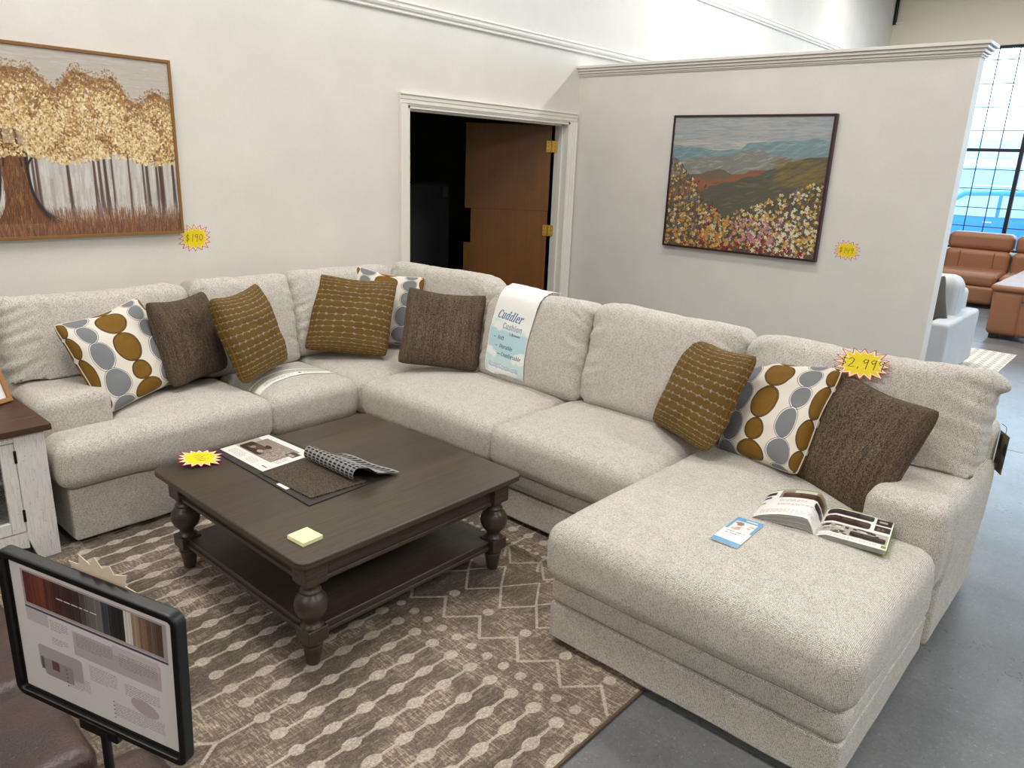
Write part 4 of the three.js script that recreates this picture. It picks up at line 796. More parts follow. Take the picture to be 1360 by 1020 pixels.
{ // blue leaflet
  const map = canvasTex(256, 512, (k, w, h) => {
    k.fillStyle = '#1f87b8'; k.fillRect(0, 0, w, h); k.fillStyle = '#f1f1ee'; k.fillRect(0, 250, w, 190); k.fillStyle = '#d9cfc9'; k.fillRect(26, 70, 204, 180);
    for (let i = 0; i < 16; i++) { k.fillStyle = ['#8d6a62', '#b99f96', '#6c4e48', '#e6ded9'][i % 4]; k.beginPath(); k.ellipse(rr(50, 210), rr(100, 240), rr(20, 46), rr(12, 26), 0, 0, 7); k.fill(); }
    scribble(k, 34, 276, 180, 22, 2, '#3a3d41', 1.7); scribble(k, 50, 362, 150, 7, 3, '#8b8e90'); k.fillStyle = '#d7eaf3'; k.fillRect(100, 26, 110, 14);
  });
  const cx = 2.233, cz = -0.917, o = thing('leaflet', 'blue and white folded leaflet on the chaise', 'leaflet', [cx, seatTopAt(CH, cx, cz) + 0.0025, cz]);
  quadSheet(o, 'cover', [[-0.112, -0.045], [-0.112, 0.05], [0.116, 0.042], [0.106, -0.048]], 0, 0.002, std({ map, roughness: 0.25 }));
}
{ // hang tag on the chaise's back corner
  const o = thing('hang_tag', 'brown cardboard hang tag on the sofa back corner', 'tag', [3.50, 0.755, -0.383]);
  o.rotation.y = 0.5;
  const map = canvasTex(256, 420, (k, w, h) => { k.fillStyle = '#6a6355'; k.fillRect(0, 0, w, h); k.fillStyle = '#ddd8ca'; k.fillRect(20, 20, 120, 60); k.fillStyle = '#2f2b24'; k.fillRect(40, 120, 60, 160); k.beginPath(); k.ellipse(170, 250, 50, 70, 0, 0, 7); k.fill(); scribble(k, 30, 310, 190, 9, 5, '#a89f8c'); }, { wrap: true });
  part(o, 'card', box(-0.045, 0.045, -0.2, -0.035, -0.001, 0.001), std({ map: rep(map, 1 / 0.09, 1 / 0.165), roughness: 0.6 }));
  part(o, 'string', tube([[0, -0.04, 0.002], [0.004, -0.01, 0.0], [-0.004, 0.006, -0.022]], 0.0012, 5, 10), M.black);
}
// ---------------------------------------------------------------- paintings
function painting(name, label, W, H, depth, bw, map, frameMat) {   // faces +z, origin at the lower middle on the wall
  const o = thing(name, label, 'painting');
  const c = part(o, 'canvas', box(-W / 2 + bw, W / 2 - bw, bw, H - bw, 0.004, depth - 0.008), std({ map, roughness: 0.6 }));
  const p = c.geometry.attributes.position, uv = c.geometry.attributes.uv; for (let i = 0; i < p.count; i++) uv.setXY(i, (p.getX(i) + W / 2 - bw) / (W - 2 * bw), (p.getY(i) - bw) / (H - 2 * bw));
  for (const b of [[-W / 2, W / 2, 0, bw], [-W / 2, W / 2, H - bw, H], [-W / 2, -W / 2 + bw, bw, H - bw], [W / 2 - bw, W / 2, bw, H - bw]]) part(o, 'frame_bar', box(b[0], b[1], b[2], b[3], 0.001, depth, 0.002), frameMat);
  return o;
}
{
  const X0 = 0.46, X1 = 2.062, Wd = X1 - X0;
  const map = canvasTex(1536, 900, (k, w, h) => {
    k.fillStyle = '#bdb6ac'; k.fillRect(0, 0, w, h);
    for (let i = 0; i < 1600; i++) { k.fillStyle = `rgba(${['216,208,198', '170,160,150', '200,190,178'][i % 3]},0.25)`; k.fillRect(rr(0, w), rr(0, h * 0.5), rr(20, 90), rr(2, 8)); }
    k.fillStyle = '#c9c4be'; k.fillRect(0, h * 0.5, w, h * 0.42);
    for (let i = 0; i < 900; i++) { k.fillStyle = `rgba(${['235,232,228', '150,140,134', '190,182,176'][i % 3]},0.2)`; k.fillRect(rr(0, w), rr(h * 0.5, h * 0.85), rr(3, 14), rr(40, 180)); }
    for (let i = 0; i < 34; i++) { const x = rr(0, w), bw = rr(5, 15); for (let q = 0; q < 14; q++) { k.strokeStyle = `rgba(${rr(58, 96) | 0},${rr(44, 72) | 0},${rr(44, 66) | 0},0.24)`; k.lineWidth = rr(1, bw); k.beginPath(); k.moveTo(x + rr(-4, 4), h * 0.5); k.quadraticCurveTo(x + rr(-6, 6), h * 0.7, x + rr(-8, 14), h * rr(0.8, 0.93)); k.stroke(); } }
    // ground
    for (let i = 0; i < 13000; i++) { const y = h * (0.845 + 0.17 * Math.pow(rnd(), 0.6)); k.strokeStyle = `rgba(${['104,62,40', '128,80,48', '84,50,40', '168,122,80'][i % 4]},${rr(0.25, 0.6)})`; k.lineWidth = rr(1, 2.6); k.beginPath(); const x = rr(0, w); k.moveTo(x, y + 20); k.lineTo(x + rr(-5, 5), y - rr(4, 26)); k.stroke(); }
    // trunk of the big tree
    const tx = w * 0.48, bez = (a, wd, c) => { k.strokeStyle = c; k.lineWidth = wd; k.lineCap = 'round'; k.beginPath(); k.moveTo(a[0], a[1]); k.bezierCurveTo(a[2], a[3], a[4], a[5], a[6], a[7]); k.stroke(); };
    k.fillStyle = '#6d4426'; k.beginPath(); k.moveTo(tx - 110, h * 0.93); k.bezierCurveTo(tx - 20, h * 0.84, tx - 52, h * 0.7, tx - 60, h * 0.5); k.lineTo(tx + 74, h * 0.5); k.bezierCurveTo(tx + 62, h * 0.7, tx + 60, h * 0.84, tx + 170, h * 0.93); k.closePath(); k.fill();
    for (let i = 0; i < 900; i++) { k.strokeStyle = `rgba(${['40,26,22', '150,100,56', '96,60,34', '178,140,90'][i % 4]},0.35)`; k.lineWidth = rr(1, 3.4); const x = tx + rr(-54, 66), y = rr(h * 0.5, h * 0.9); k.beginPath(); k.moveTo(x, y); k.lineTo(x + rr(-5, 5), y + rr(10, 50)); k.stroke(); }
    for (const s of [-1, 1]) { for (let q = 0; q < 26; q++) bez([tx + s * (60 + rr(-9, 9)), h * 0.55, tx + s * (56 + rr(-9, 9)), h * 0.72, tx + s * (66 + rr(-8, 8)), h * 0.84, tx + s * (150 + rr(-20, 40)), h * rr(0.9, 0.935)], rr(2, 8), 'rgba(38,26,26,0.3)'); for (let q = 0; q < 22; q++) bez([tx + s * 64, h * 0.64, tx + s * (66 + rr(-6, 6)), h * 0.56, tx + s * 120, h * 0.54, tx + s * rr(200, 330), h * rr(0.5, 0.535)], rr(2, 7), 'rgba(40,28,28,0.28)'); for (let q = 0; q < 16; q++) bez([tx + s * 40, h * 0.62, tx + s * 26, h * 0.5, tx + s * rr(16, 40), h * 0.4, tx + s * rr(10, 60), h * 0.32], rr(2, 8), 'rgba(44,30,28,0.28)'); }
    for (let i = 0; i < 5200; i++) { const y = h * (0.915 + 0.1 * rnd()); k.strokeStyle = `rgba(${['104,62,40', '128,80,48', '84,50,40', '168,122,80'][i % 4]},${rr(0.3, 0.6)})`; k.lineWidth = rr(1, 2.6); k.beginPath(); const x = rr(0, w); k.moveTo(x, y + 20); k.lineTo(x + rr(-5, 5), y - rr(4, 26)); k.stroke(); }
    // crown
    const crown = (x) => h * (0.15 + 0.10 * Math.pow(Math.abs(x / w - 0.5) * 2, 2) + 0.045 * Math.sin(x / w * 23) + 0.03 * Math.sin(x / w * 51 + 1)), low = (x) => h * (0.585 + 0.02 * Math.sin(x / 70));
    for (let i = 0; i < 9000; i++) { const x = rr(0, w), t = rnd(), y = lerp(crown(x) - 24, low(x) - 26, t), near = Math.hypot((x - tx) / 90, (y - h * 0.5) / 80) < 1 ? 0.25 : 1; k.fillStyle = `rgba(${['132,92,50', '160,118,66', '112,72,42', '180,140,86'][i % 4]},${0.5 * near})`; k.beginPath(); k.ellipse(x, y, rr(5, 17), rr(5, 15), rr(0, 3), 0, 7); k.fill(); }
    for (let i = 0; i < 15000; i++) { const x = rr(0, w), t = Math.pow(rnd(), 0.8), y = lerp(crown(x), low(x), t), d = Math.hypot((x - tx) / 60, (y - h * 0.48) / 60); if (d < 1 && rnd() < 0.7) continue; if (N3(x / 90, y / 90, 3) < -0.12 && rnd() < 0.6) continue; k.fillStyle = ['#ead6a4', '#d9bc7c', '#f5e8c6', '#cfae74', '#b08a58', '#efdcae'][(rnd() * 6) | 0]; k.globalAlpha = rr(0.5, 0.95); k.beginPath(); k.ellipse(x, y, rr(2, 6.5), rr(3, 9), rr(-0.7, 0.7), 0, 7); k.fill(); k.globalAlpha = 1; }
    for (let i = 0; i < 5200; i++) { const x = rr(0, w), y = crown(x) + 34 - 95 * Math.pow(rnd(), 1.7); k.fillStyle = `rgba(${['128,86,52', '110,74,50', '216,190,140', '150,112,76'][i % 4]},0.5)`; k.beginPath(); k.ellipse(x, y, rr(1, 5), rr(1, 5), 0, 0, 7); k.fill(); }
  });
  const o = painting('framed_painting', 'painting of golden autumn trees in a thin wooden frame', Wd, 0.942, 0.042, 0.016, map, std({ color: 0x86602c, roughness: 0.5 }));
  o.position.set((X0 + X1) / 2, 1.229, WALL_Z);
}
{
  const map = canvasTex(1360, 1088, (k, w, h) => {
    const stroke = (x, y, L, wd, c, a, al = 1) => { k.globalAlpha = al; k.fillStyle = c; k.beginPath(); k.ellipse(x, y, L / 2, wd / 2, a, 0, 7); k.fill(); k.globalAlpha = 1; };
    k.fillStyle = '#9aa3a8'; k.fillRect(0, 0, w, h * 0.3);
    for (let i = 0; i < 1300; i++) stroke(rr(0, w), rr(0, h * 0.26), rr(50, 190), rr(5, 16), ['#8b99a3', '#a9afb0', '#b7b5b0', '#97a2a6', '#b4a79e'][i % 5], rr(-0.1, 0.1), 0.45);
    for (let i = 0; i < 160; i++) stroke(rr(0, w), rr(h * 0.17, h * 0.27), rr(60, 200), rr(4, 12), '#c4bcb2', rr(-0.06, 0.06), 0.5);
    const ridge = (pts, c, deep, cols) => { const path = () => { k.beginPath(); k.moveTo(0, h); pts.forEach(([x, y], i) => { if (!i) k.lineTo(x * w, y * h); else { const [px, py] = pts[i - 1]; k.bezierCurveTo((px + x) / 2 * w, py * h, (px + x) / 2 * w, y * h, x * w, y * h); } }); k.lineTo(w, h); k.closePath(); }; path(); k.fillStyle = c; k.fill(); k.save(); path(); k.clip(); for (let i = 0; i < 700; i++) { const x = rr(0, w); stroke(x, rr(0.1, 1) * h * deep + h * 0.08, rr(40, 150), rr(5, 16), cols[i % cols.length], rr(-0.5, 0.2), 0.45); } k.restore(); };
    ridge([[0, 0.21], [0.15, 0.225], [0.33, 0.245], [0.45, 0.235], [0.53, 0.185], [0.62, 0.18], [0.72, 0.17], [0.85, 0.165], [0.92, 0.15], [1, 0.17]], '#789096', 0.5, ['#84a0a2', '#6b868e', '#93a9a8']);
    ridge([[0, 0.34], [0.2, 0.3], [0.38, 0.285], [0.5, 0.245], [0.58, 0.235], [0.68, 0.27], [0.8, 0.295], [0.9, 0.28], [1, 0.28]], '#84847e', 0.6, ['#9c9c96', '#73767a', '#a8a298', '#b6b1a8', '#847a66']);
    ridge([[0, 0.46], [0.2, 0.43], [0.28, 0.4], [0.34, 0.385], [0.44, 0.42], [0.6, 0.4], [1, 0.4]], '#6f6452', 0.8, ['#776a55', '#5d5a50']);
    ridge([[0, 0.56], [0.2, 0.455], [0.25, 0.47], [0.34, 0.46], [0.48, 0.425], [0.56, 0.385], [0.63, 0.38], [0.7, 0.41], [1, 0.44]], '#8f5a44', 0.8, ['#a56a52', '#7c5240', '#8c6b44']);
    ridge([[0, 0.66], [0.22, 0.56], [0.3, 0.51], [0.42, 0.48], [0.55, 0.43], [0.7, 0.37], [0.8, 0.315], [0.9, 0.285], [1, 0.275]], '#5a584a', 0.9, ['#4f5350', '#6d6650', '#7a6e4e', '#5a5d54', '#474d4c', '#857a60']);
    for (let i = 0; i < 260; i++) stroke(rr(0.7, 1) * w, rr(0.3, 0.5) * h, rr(50, 140), rr(5, 14), ['#7d6a3c', '#8d763f', '#6d5d38'][i % 3], -0.35, 0.45);
    const edge = (x) => (x < 0.27 ? lerp(0.27, 0.62, Math.pow(x / 0.27, 1.4)) : x < 0.4 ? lerp(0.62, 0.74, (x - 0.27) / 0.13) : lerp(0.74, 0.42, (x - 0.4) / 0.6));
    for (let i = 0; i < 5200; i++) { const x = rnd(), e = edge(x), y = lerp(e + 0.03, 1.02, rnd()); stroke(x * w, y * h, rr(12, 46), rr(4, 10), ['#4c4636', '#5d5138', '#3d3a34', '#6d5f47', '#574a4a', '#75684c', '#453532'][i % 7], rr(1.0, 2.1), 0.75); }
    const bloom = (x, y, s, cols, n) => { for (let j = 0; j < n; j++) { const a = j / n * 6.28 + rr(-0.3, 0.3); stroke(x + Math.cos(a) * s * 0.6, y + Math.sin(a) * s * 0.6, s * rr(0.8, 1.2), s * rr(0.6, 0.9), cols[(rnd() * cols.length) | 0], a, 0.95); } };
    for (let i = 0; i < 60; i++) { const x = rnd() * w, y = rr(0.55, 0.95) * h; if (y / h < edge(x / w) + 0.05) continue; for (let q = 0; q < 9; q++) { stroke(x + (q % 2 ? 10 : -10), y - q * 9, 24, 5, '#8f8c96', q % 2 ? -0.7 : 0.7, 0.8); } }
    const sets = [[['#d8c592', '#e3d7b4', '#c9b47e'], 300, 0, 1], [['#c89a3c', '#d9ad4a', '#b98430'], 330, 0, 1], [['#ba7a34', '#c98c48'], 120, 0, 0.5], [['#e6dcc0', '#dcd0b0'], 170, 0.6, 1], [['#7c1f33', '#8f2a40', '#5e1626'], 90, 0.15, 0.95], [['#b9748c', '#c98aa0', '#a4607a'], 70, 0.45, 0.78]];
    for (const [cols, n, a, b] of sets) for (let i = 0; i < n; i++) { const x = rr(a, b), e = edge(x); let y = lerp(e, 1, Math.pow(rnd(), cols[0] === '#7c1f33' ? 0.25 : 0.75)); if (cols[0] === '#b9748c') y = rr(0.74, 0.92); bloom(x * w, y * h, rr(9, 17) * (0.7 + 0.4 * y), cols, 3 + (rnd() * 3 | 0)); }
    for (const [cx, cy] of [[0.33, 0.66], [0.35, 0.7], [0.33, 0.74], [0.2, 0.5], [0.25, 0.52], [0.3, 0.68]]) for (let j = 0; j < 4; j++) stroke(cx * w + rr(-18, 18), cy * h + rr(-18, 18), 15, 15, '#7c2038', 0, 0.95);
  });
  const o = painting('framed_painting', 'painting of wildflowers and blue hills in a dark red frame', 1.335, 1.07, 0.048, 0.017, map, std({ color: 0x35141a, roughness: 0.4 }));
  o.position.set(PART_X, 1.062, -2.748); o.rotation.y = -Math.PI / 2;
}
// ---------------------------------------------------------------- white cabinet beside the sofa
{
  const distressed = canvasTex(512, 512, (k, w, h) => { k.fillStyle = '#e9e7e4'; k.fillRect(0, 0, w, h); for (let i = 0; i < 1500; i++) { k.fillStyle = `rgba(${rnd() < 0.6 ? '246,245,242' : '196,192,186'},0.35)`; k.fillRect(rr(0, w), rr(0, h), rr(1, 4), rr(8, 70)); } for (let i = 0; i < 120; i++) { k.fillStyle = `rgba(120,110,100,${rr(0.2, 0.6)})`; k.fillRect(rr(0, w), rr(0, h), rr(1, 5), rr(1, 7)); } }, { wrap: true });
  const brownTop = canvasTex(512, 512, (k, w, h) => { k.fillStyle = '#4b3021'; k.fillRect(0, 0, w, h); for (let i = 0; i < 1300; i++) { k.fillStyle = `rgba(${rnd() < 0.5 ? '30,18,12' : '116,82,58'},${rr(0.08, 0.3)})`; k.fillRect(rr(-60, w), rr(0, h), rr(30, 220), rr(0.8, 3)); } for (let i = 0; i < 5; i++) { k.fillStyle = 'rgba(20,12,8,0.6)'; k.fillRect(0, i * h / 5, w, 2); } }, { wrap: true });
  const wm = std({ map: rep(distressed, 2.2, 2.2), roughness: 0.6 }), tm = std({ map: rep(brownTop, 1.8, 1.8), roughness: 0.5 });
  const X0 = 0.23, X1 = 0.90, Z0 = -3.86, Z1 = -3.335, base = RUG.h + 0.0035, H = 0.589;
  const o = thing('cabinet', 'distressed white cabinet with brown wooden top and wire mesh door', 'cabinet', [(X0 + X1) / 2, base, (Z0 + Z1) / 2]);
  const hx = (X1 - X0) / 2, hz = (Z1 - Z0) / 2, B = (a, b, c, d, e, f, r) => box(a, b, c, d, e, f, r);
  for (let i = 0; i < 4; i++) { const w = (2 * hz + 0.04) / 4; part(o, 'top_plank', B(-hx - 0.025, hx + 0.028, H - 0.028, H, -hz - 0.02 + i * w + 0.0006, -hz - 0.02 + (i + 1) * w - 0.0006, 0.003), tm); }
  for (const sx of [-1, 1]) for (const sz of [-1, 1]) {   // square posts, tapering at the foot
    const s = new THREE.Shape(); const a = 0.054; s.moveTo(-a, H - 0.029); s.lineTo(a, H - 0.029); s.lineTo(a, 0); s.lineTo(-a + 0.03, 0); s.lineTo(-a, 0.1); s.closePath();
    const g = new THREE.ExtrudeGeometry(s, { depth: 0.03, bevelEnabled: true, bevelSize: 0.0015, bevelThickness: 0.0015, bevelSegments: 1 });
    g.scale(1, 1, 1); if (sx < 0) g.rotateY(Math.PI).translate(0, 0, 0.03); g.translate(sx * (hx - 0.054), 0.0, sz > 0 ? hz - 0.03 : -hz);
    part(o, 'leg', metreUV(g), wm);
  }
  for (const sx of [-1, 1]) part(o, 'side_panel', B(sx < 0 ? -hx : hx - 0.018, sx < 0 ? -hx + 0.018 : hx, 0.1, H - 0.03, -hz + 0.03, hz - 0.03), wm);
  part(o, 'back_panel', B(-hx + 0.02, hx - 0.02, 0.1, H - 0.03, -hz + 0.005, -hz + 0.015), wm);
  part(o, 'floor_board', B(-hx + 0.018, hx - 0.018, 0.125, 0.143, -hz + 0.015, hz - 0.035), wm);
  part(o, 'shelf', B(-hx + 0.018, hx - 0.018, 0.345, 0.361, -hz + 0.015, hz - 0.06), wm);
  part(o, 'top_rail', B(-hx + 0.108, hx - 0.108, H - 0.058, H - 0.029, hz - 0.03, hz - 0.002, 0.002), wm);
  { const s = new THREE.Shape(); const a = hx - 0.108; s.moveTo(-a, 0.135); s.lineTo(a, 0.135); s.lineTo(a, 0.062); s.quadraticCurveTo(a - 0.03, 0.062, a - 0.05, 0.085); s.lineTo(-a + 0.05, 0.085); s.quadraticCurveTo(-a + 0.03, 0.062, -a, 0.062); s.closePath(); const g = new THREE.ExtrudeGeometry(s, { depth: 0.026, bevelEnabled: false }); g.translate(0, 0, hz - 0.03); part(o, 'bottom_rail', metreUV(g), wm); }
  const door = part(o, 'door', [B(hx - 0.162, hx - 0.111, 0.139, H - 0.062, hz - 0.024, hz - 0.002, 0.002), B(-hx + 0.111, -hx + 0.162, 0.139, H - 0.062, hz - 0.024, hz - 0.002, 0.002), B(-hx + 0.163, hx - 0.163, H - 0.115, H - 0.062, hz - 0.024, hz - 0.002, 0.002), B(-hx + 0.163, hx - 0.163, 0.139, 0.19, hz - 0.024, hz - 0.002, 0.002)], wm);
  for (const y of [0.47, 0.21]) part(door, 'hinge', B(hx - 0.116, hx - 0.106, y - 0.027, y + 0.027, hz - 0.004, hz + 0.003, 0.002), M.blackMetal);
  const wires = []; const mx = hx - 0.163, y0 = 0.19, y1 = H - 0.115, step = 0.034, sl = 0.55;
  const clip = (c, s) => { const pts = []; let x0 = -mx, x1 = mx; const f = (x) => c + s * x, inv = (y) => (y - c) / s; const xs = [inv(y0), inv(y1)].sort((a, b) => a - b); x0 = Math.max(x0, xs[0]); x1 = Math.min(x1, xs[1]); if (x1 - x0 > 0.004) wires.push(bar([x0, f(x0), hz - 0.013], [x1, f(x1), hz - 0.013 + (s > 0 ? 0.001 : -0.001)], 0.0011, 4)); void pts; };
  for (let c = y0 - sl * mx; c < y1 + sl * mx; c += step) { clip(c, sl); clip(c, -sl); }
  part(door, 'wire_mesh', wires, plain(0x5a5654, 0.5, 0.5));
  const books = thing('storage_box', 'dark red box on the shelf inside the white cabinet', 'box', [0.62, base + 0.362, -3.6]);
  part(books, 'body', box(-0.12, 0.12, 0, 0.06, -0.1, 0.1, 0.004), plain(0x5a1a16, 0.6)); part(books, 'lid', box(-0.124, 0.124, 0.0605, 0.078, -0.104, 0.104, 0.003), plain(0x6a221c, 0.6));
  // framed sign on top
  const f = thing('picture_frame', 'pale wooden picture frame leaning on top of the white cabinet', 'picture frame', [0.745, base + H + 0.001, -3.66]);
  f.rotation.set(-0.34, 0.42, 0, 'YXZ');
  const W = 0.34, Hh = 0.28, bw = 0.02, oak = std({ color: 0xa9784a, roughness: 0.55 });
  part(f, 'frame_bar', B(-W / 2, W / 2, 0, bw, 0, 0.018, 0.002), oak); part(f, 'frame_bar', B(-W / 2, W / 2, Hh - bw, Hh, 0, 0.018, 0.002), oak); part(f, 'frame_bar', B(-W / 2, -W / 2 + bw, bw, Hh - bw, 0, 0.018, 0.002), oak); part(f, 'frame_bar', B(W / 2 - bw, W / 2, bw, Hh - bw, 0, 0.018, 0.002), oak);
  const sheet = canvasTex(256, 256, (k, w, h) => { k.fillStyle = '#eef0f0'; k.fillRect(0, 0, w, h); k.fillStyle = '#15161a'; k.fillRect(188, 170, 14, 14); scribble(k, 30, 60, 150, 12, 6, '#2b2d33'); });
  const sh = part(f, 'print', new THREE.PlaneGeometry(W - 2 * bw, Hh - 2 * bw).translate(0, Hh / 2, 0.008), std({ map: sheet, roughness: 0.3 })); void sh;
  part(f, 'backing', B(-W / 2 + bw, W / 2 - bw, bw, Hh - bw, 0.001, 0.006), plain(0x8a6a46, 0.8));
}
// ---------------------------------------------------------------- leather loveseat and sign holder in the foreground
{
  const leather = (() => { const a = tileNoise(512, 5, 5, 91), b = tileNoise(512, 60, 60, 92); return { map: dataTex(512, (x, y) => { const v = 58 + (b(x, y) - 0.5) * 16 + (a(x, y) - 0.5) * 6; return [v * 1.06, v * 0.8, v * 0.72]; }), bump: dataTex(512, (x, y) => { const v = 255 * a(x, y); return [v, v, v]; }, false) }; })();
  const m = std({ map: rep(leather.map, 2, 2), bumpMap: rep(leather.bump, 3, 3), bumpScale: 0.0006, roughness: 0.42 });
  const P0 = [0, RUG.h + 0.0035, -1.6], o = thing('leather_loveseat', 'dark brown leather console loveseat beside the rug', 'loveseat', P0);
  const add = (name, f, lo, hi) => part(o, name, sdfMesh(f, lo, hi, 0.02).translate(-P0[0], 0, -P0[2]), m);
  const soft = (b, r, s) => (x, y, z) => rb(x, y, z, b, r) - 0.006 * N3(x * 5 + s, y * 5, z * 5);
  const put = (name, b, r, s) => add(name, soft(b, r, s), [b[0] - 0.05, b[2] - 0.05, b[4] - 0.05], [b[1] + 0.05, b[3] + 0.05, b[5] + 0.05]);
  put('seat_cushion', [-0.4, 0.452, 0.26, 0.47, -2.46, -1.80], 0.055, 1);
  put('console', [-0.4, 0.415, 0.05, 0.475, -1.795, -1.47], 0.035, 2);
  put('seat_cushion', [-0.4, 0.515, 0.26, 0.47, -1.462, -0.80], 0.055, 3);
  put('base', [-0.45, 0.40, 0.03, 0.255, -2.46, -0.80], 0.02, 4);
  put('armrest', [-0.55, 0.40, 0.03, 0.62, -2.72, -2.47], 0.07, 5);
  put('armrest', [-0.55, 0.40, 0.03, 0.62, -0.79, -0.55], 0.07, 6);
  put('back_cushion', [-0.62, -0.38, 0.3, 0.98, -2.46, -1.64], 0.09, 7);
  put('back_cushion', [-0.62, -0.38, 0.3, 0.98, -1.62, -0.80], 0.09, 8);
  put('back_frame', [-0.75, -0.55, 0.03, 0.85, -2.6, -0.66], 0.04, 9);
  for (const [x, z] of [[0.3, -2.4], [0.3, -0.9], [-0.5, -2.4], [-0.5, -0.9]]) part(o, 'foot', box(x - 0.03 - P0[0], x + 0.03 - P0[0], 0, 0.05, z - 0.03 - P0[2], z + 0.03 - P0[2], 0.004), M.darkFoot);
  // sign holder
  const c = [0.2855, 1.041, -0.98], W = 0.305, H = 0.243;
  const s = thing('sign_holder', 'black framed sign holder on a thin pole with a printed spec sheet', 'sign', [c[0], 0.494, c[2]]);
  part(s, 'base_plate', new THREE.CylinderGeometry(0.075, 0.078, 0.008, 32).translate(0, 0.004, 0), M.black);
  part(s, 'pole', bar([0, 0.006, 0], [0, c[1] - 0.494 - H / 2 - 0.004, 0], 0.0065, 12), M.black);
  const head = new THREE.Group(); head.name = 'sign_head'; head.position.set(0, c[1] - 0.494, 0); head.rotation.set(3 * DEG, -68.9 * DEG, -5.2 * DEG, 'YXZ'); s.add(head);
  const rr2 = (w, h, r) => { const q = new THREE.Shape(); q.moveTo(-w / 2 + r, -h / 2); q.lineTo(w / 2 - r, -h / 2); q.absarc(w / 2 - r, -h / 2 + r, r, -Math.PI / 2, 0); q.lineTo(w / 2, h / 2 - r); q.absarc(w / 2 - r, h / 2 - r, r, 0, Math.PI / 2); q.lineTo(-w / 2 + r, h / 2); q.absarc(-w / 2 + r, h / 2 - r, r, Math.PI / 2, Math.PI); q.lineTo(-w / 2, -h / 2 + r); q.absarc(-w / 2 + r, -h / 2 + r, r, Math.PI, Math.PI * 1.5); return q; };
  const outer = rr2(W, H, 0.014); outer.holes.push(new THREE.Path(rr2(W - 0.014, H - 0.014, 0.007).getPoints(8).reverse()));
  const fr = new THREE.ExtrudeGeometry(outer, { depth: 0.012, bevelEnabled: true, bevelSize: 0.002, bevelThickness: 0.003, bevelSegments: 3, curveSegments: 8 }); fr.translate(0, 0, -0.007);
  const frame = part(head, 'frame', fr, M.black);
  part(head, 'bracket', box(-0.035, 0.035, -H / 2 - 0.016, -H / 2 + 0.004, -0.009, 0.009, 0.003), M.black); void frame;
  const sheet = canvasTex(1024, 800, (k, w, h) => {
    k.fillStyle = '#e6e1de'; k.fillRect(0, 0, w, h);
    const plank = ['#5c2418', '#6f2f1f', '#7a3a26', '#5a2a1d', '#4d2218', '#3f2119', '#3a221c', '#342523', '#59504c', '#6e6a68', '#7d7b7a', '#3b424c', '#17191f', '#14151a', '#e9e5df', '#a68c74', '#8a6c54', '#6d5442', '#5b4636'];
    k.fillStyle = '#b7a8a6'; k.fillRect(70, 28, w - 100, 218);
    plank.forEach((c, i) => { const x = 84 + i * (w - 140) / plank.length; k.fillStyle = c; k.fillRect(x, 40, (w - 140) / plank.length + 1, 190); for (let q = 0; q < 14; q++) { k.fillStyle = `rgba(${rnd() < 0.5 ? '0,0,0' : '255,230,210'},0.1)`; k.fillRect(x + rr(0, 40), 40, rr(1, 4), 190); } });
    scribble(k, 300, 130, 420, 12, 1, '#efe9e4');
    k.fillStyle = '#4b4663'; k.fillRect(70, 250, w - 100, 14);
    k.fillStyle = '#cfc4c1'; k.fillRect(70, 266, 150, 80); k.fillStyle = '#c4b8b6'; k.fillRect(380, 300, 560, 150); k.fillStyle = '#d4cbc8'; k.fillRect(640, 280, 290, 60);
    for (const [x, y, ww, n] of [[230, 290, 120, 6], [400, 320, 240, 7], [680, 320, 240, 8], [230, 400, 110, 4], [470, 480, 180, 9], [700, 500, 220, 7], [300, 600, 160, 8], [620, 660, 320, 8]]) scribble(k, x, y, ww, 7, n, 'rgba(120,108,106,0.7)');
    k.fillStyle = '#b9afac'; k.beginPath(); k.roundRect(120, 480, 300, 150, 20); k.fill(); k.fillStyle = '#a39895'; k.beginPath(); k.roundRect(150, 560, 200, 110, 16); k.fill(); k.fillStyle = '#5d6656'; k.fillRect(128, 560, 22, 80); k.fillStyle = '#6d4a46'; k.fillRect(205, 560, 50, 60);
    k.fillStyle = '#c3b0b0'; k.beginPath(); k.ellipse(820, 610, 90, 45, 0.2, 0, 7); k.fill();
    for (let i = 0; i < 5; i++) { k.fillStyle = '#3a3434'; k.fillRect(300, 580 + i * 26, 8, 8); k.fillRect(610, 650 + i * 26, 8, 8); }
  });
  part(head, 'spec_sheet', new THREE.PlaneGeometry(W - 0.028, H - 0.028).translate(0, 0, 0.0005), std({ map: sheet, roughness: 0.55 }));
  part(head, 'cover', new THREE.PlaneGeometry(W - 0.028, H - 0.028).translate(0, 0, 0.003), new THREE.MeshPhysicalMaterial({ color: 0xffffff, roughness: 0.12, transmission: 1, thickness: 0, ior: 1.45 }));
  part(head, 'back_panel', box(-W / 2 + 0.012, W / 2 - 0.012, -H / 2 + 0.012, H / 2 - 0.012, -0.005, -0.002), M.black);
  // the back of a starburst tag, tucked behind the sign
  const tag = thing('blank_price_tag', 'pale back of a starburst tag sticking up behind the black sign', 'price tag', [0, 0, 0]);
  const bp = new THREE.Shape(burstPoints(15, 0.065, 0.055, 0.78, 905).map(([a, b]) => new THREE.Vector2(a, b)));
  part(tag, 'card', new THREE.ExtrudeGeometry(bp, { depth: 0.001, bevelEnabled: false }), plain(0xe0cbb4, 0.8));
  s.updateMatrixWorld(true);
  const at = head.localToWorld(new THREE.Vector3(0.012, H / 2 - 0.024, -0.0125)); tag.position.copy(at); head.getWorldQuaternion(tag.quaternion);
}
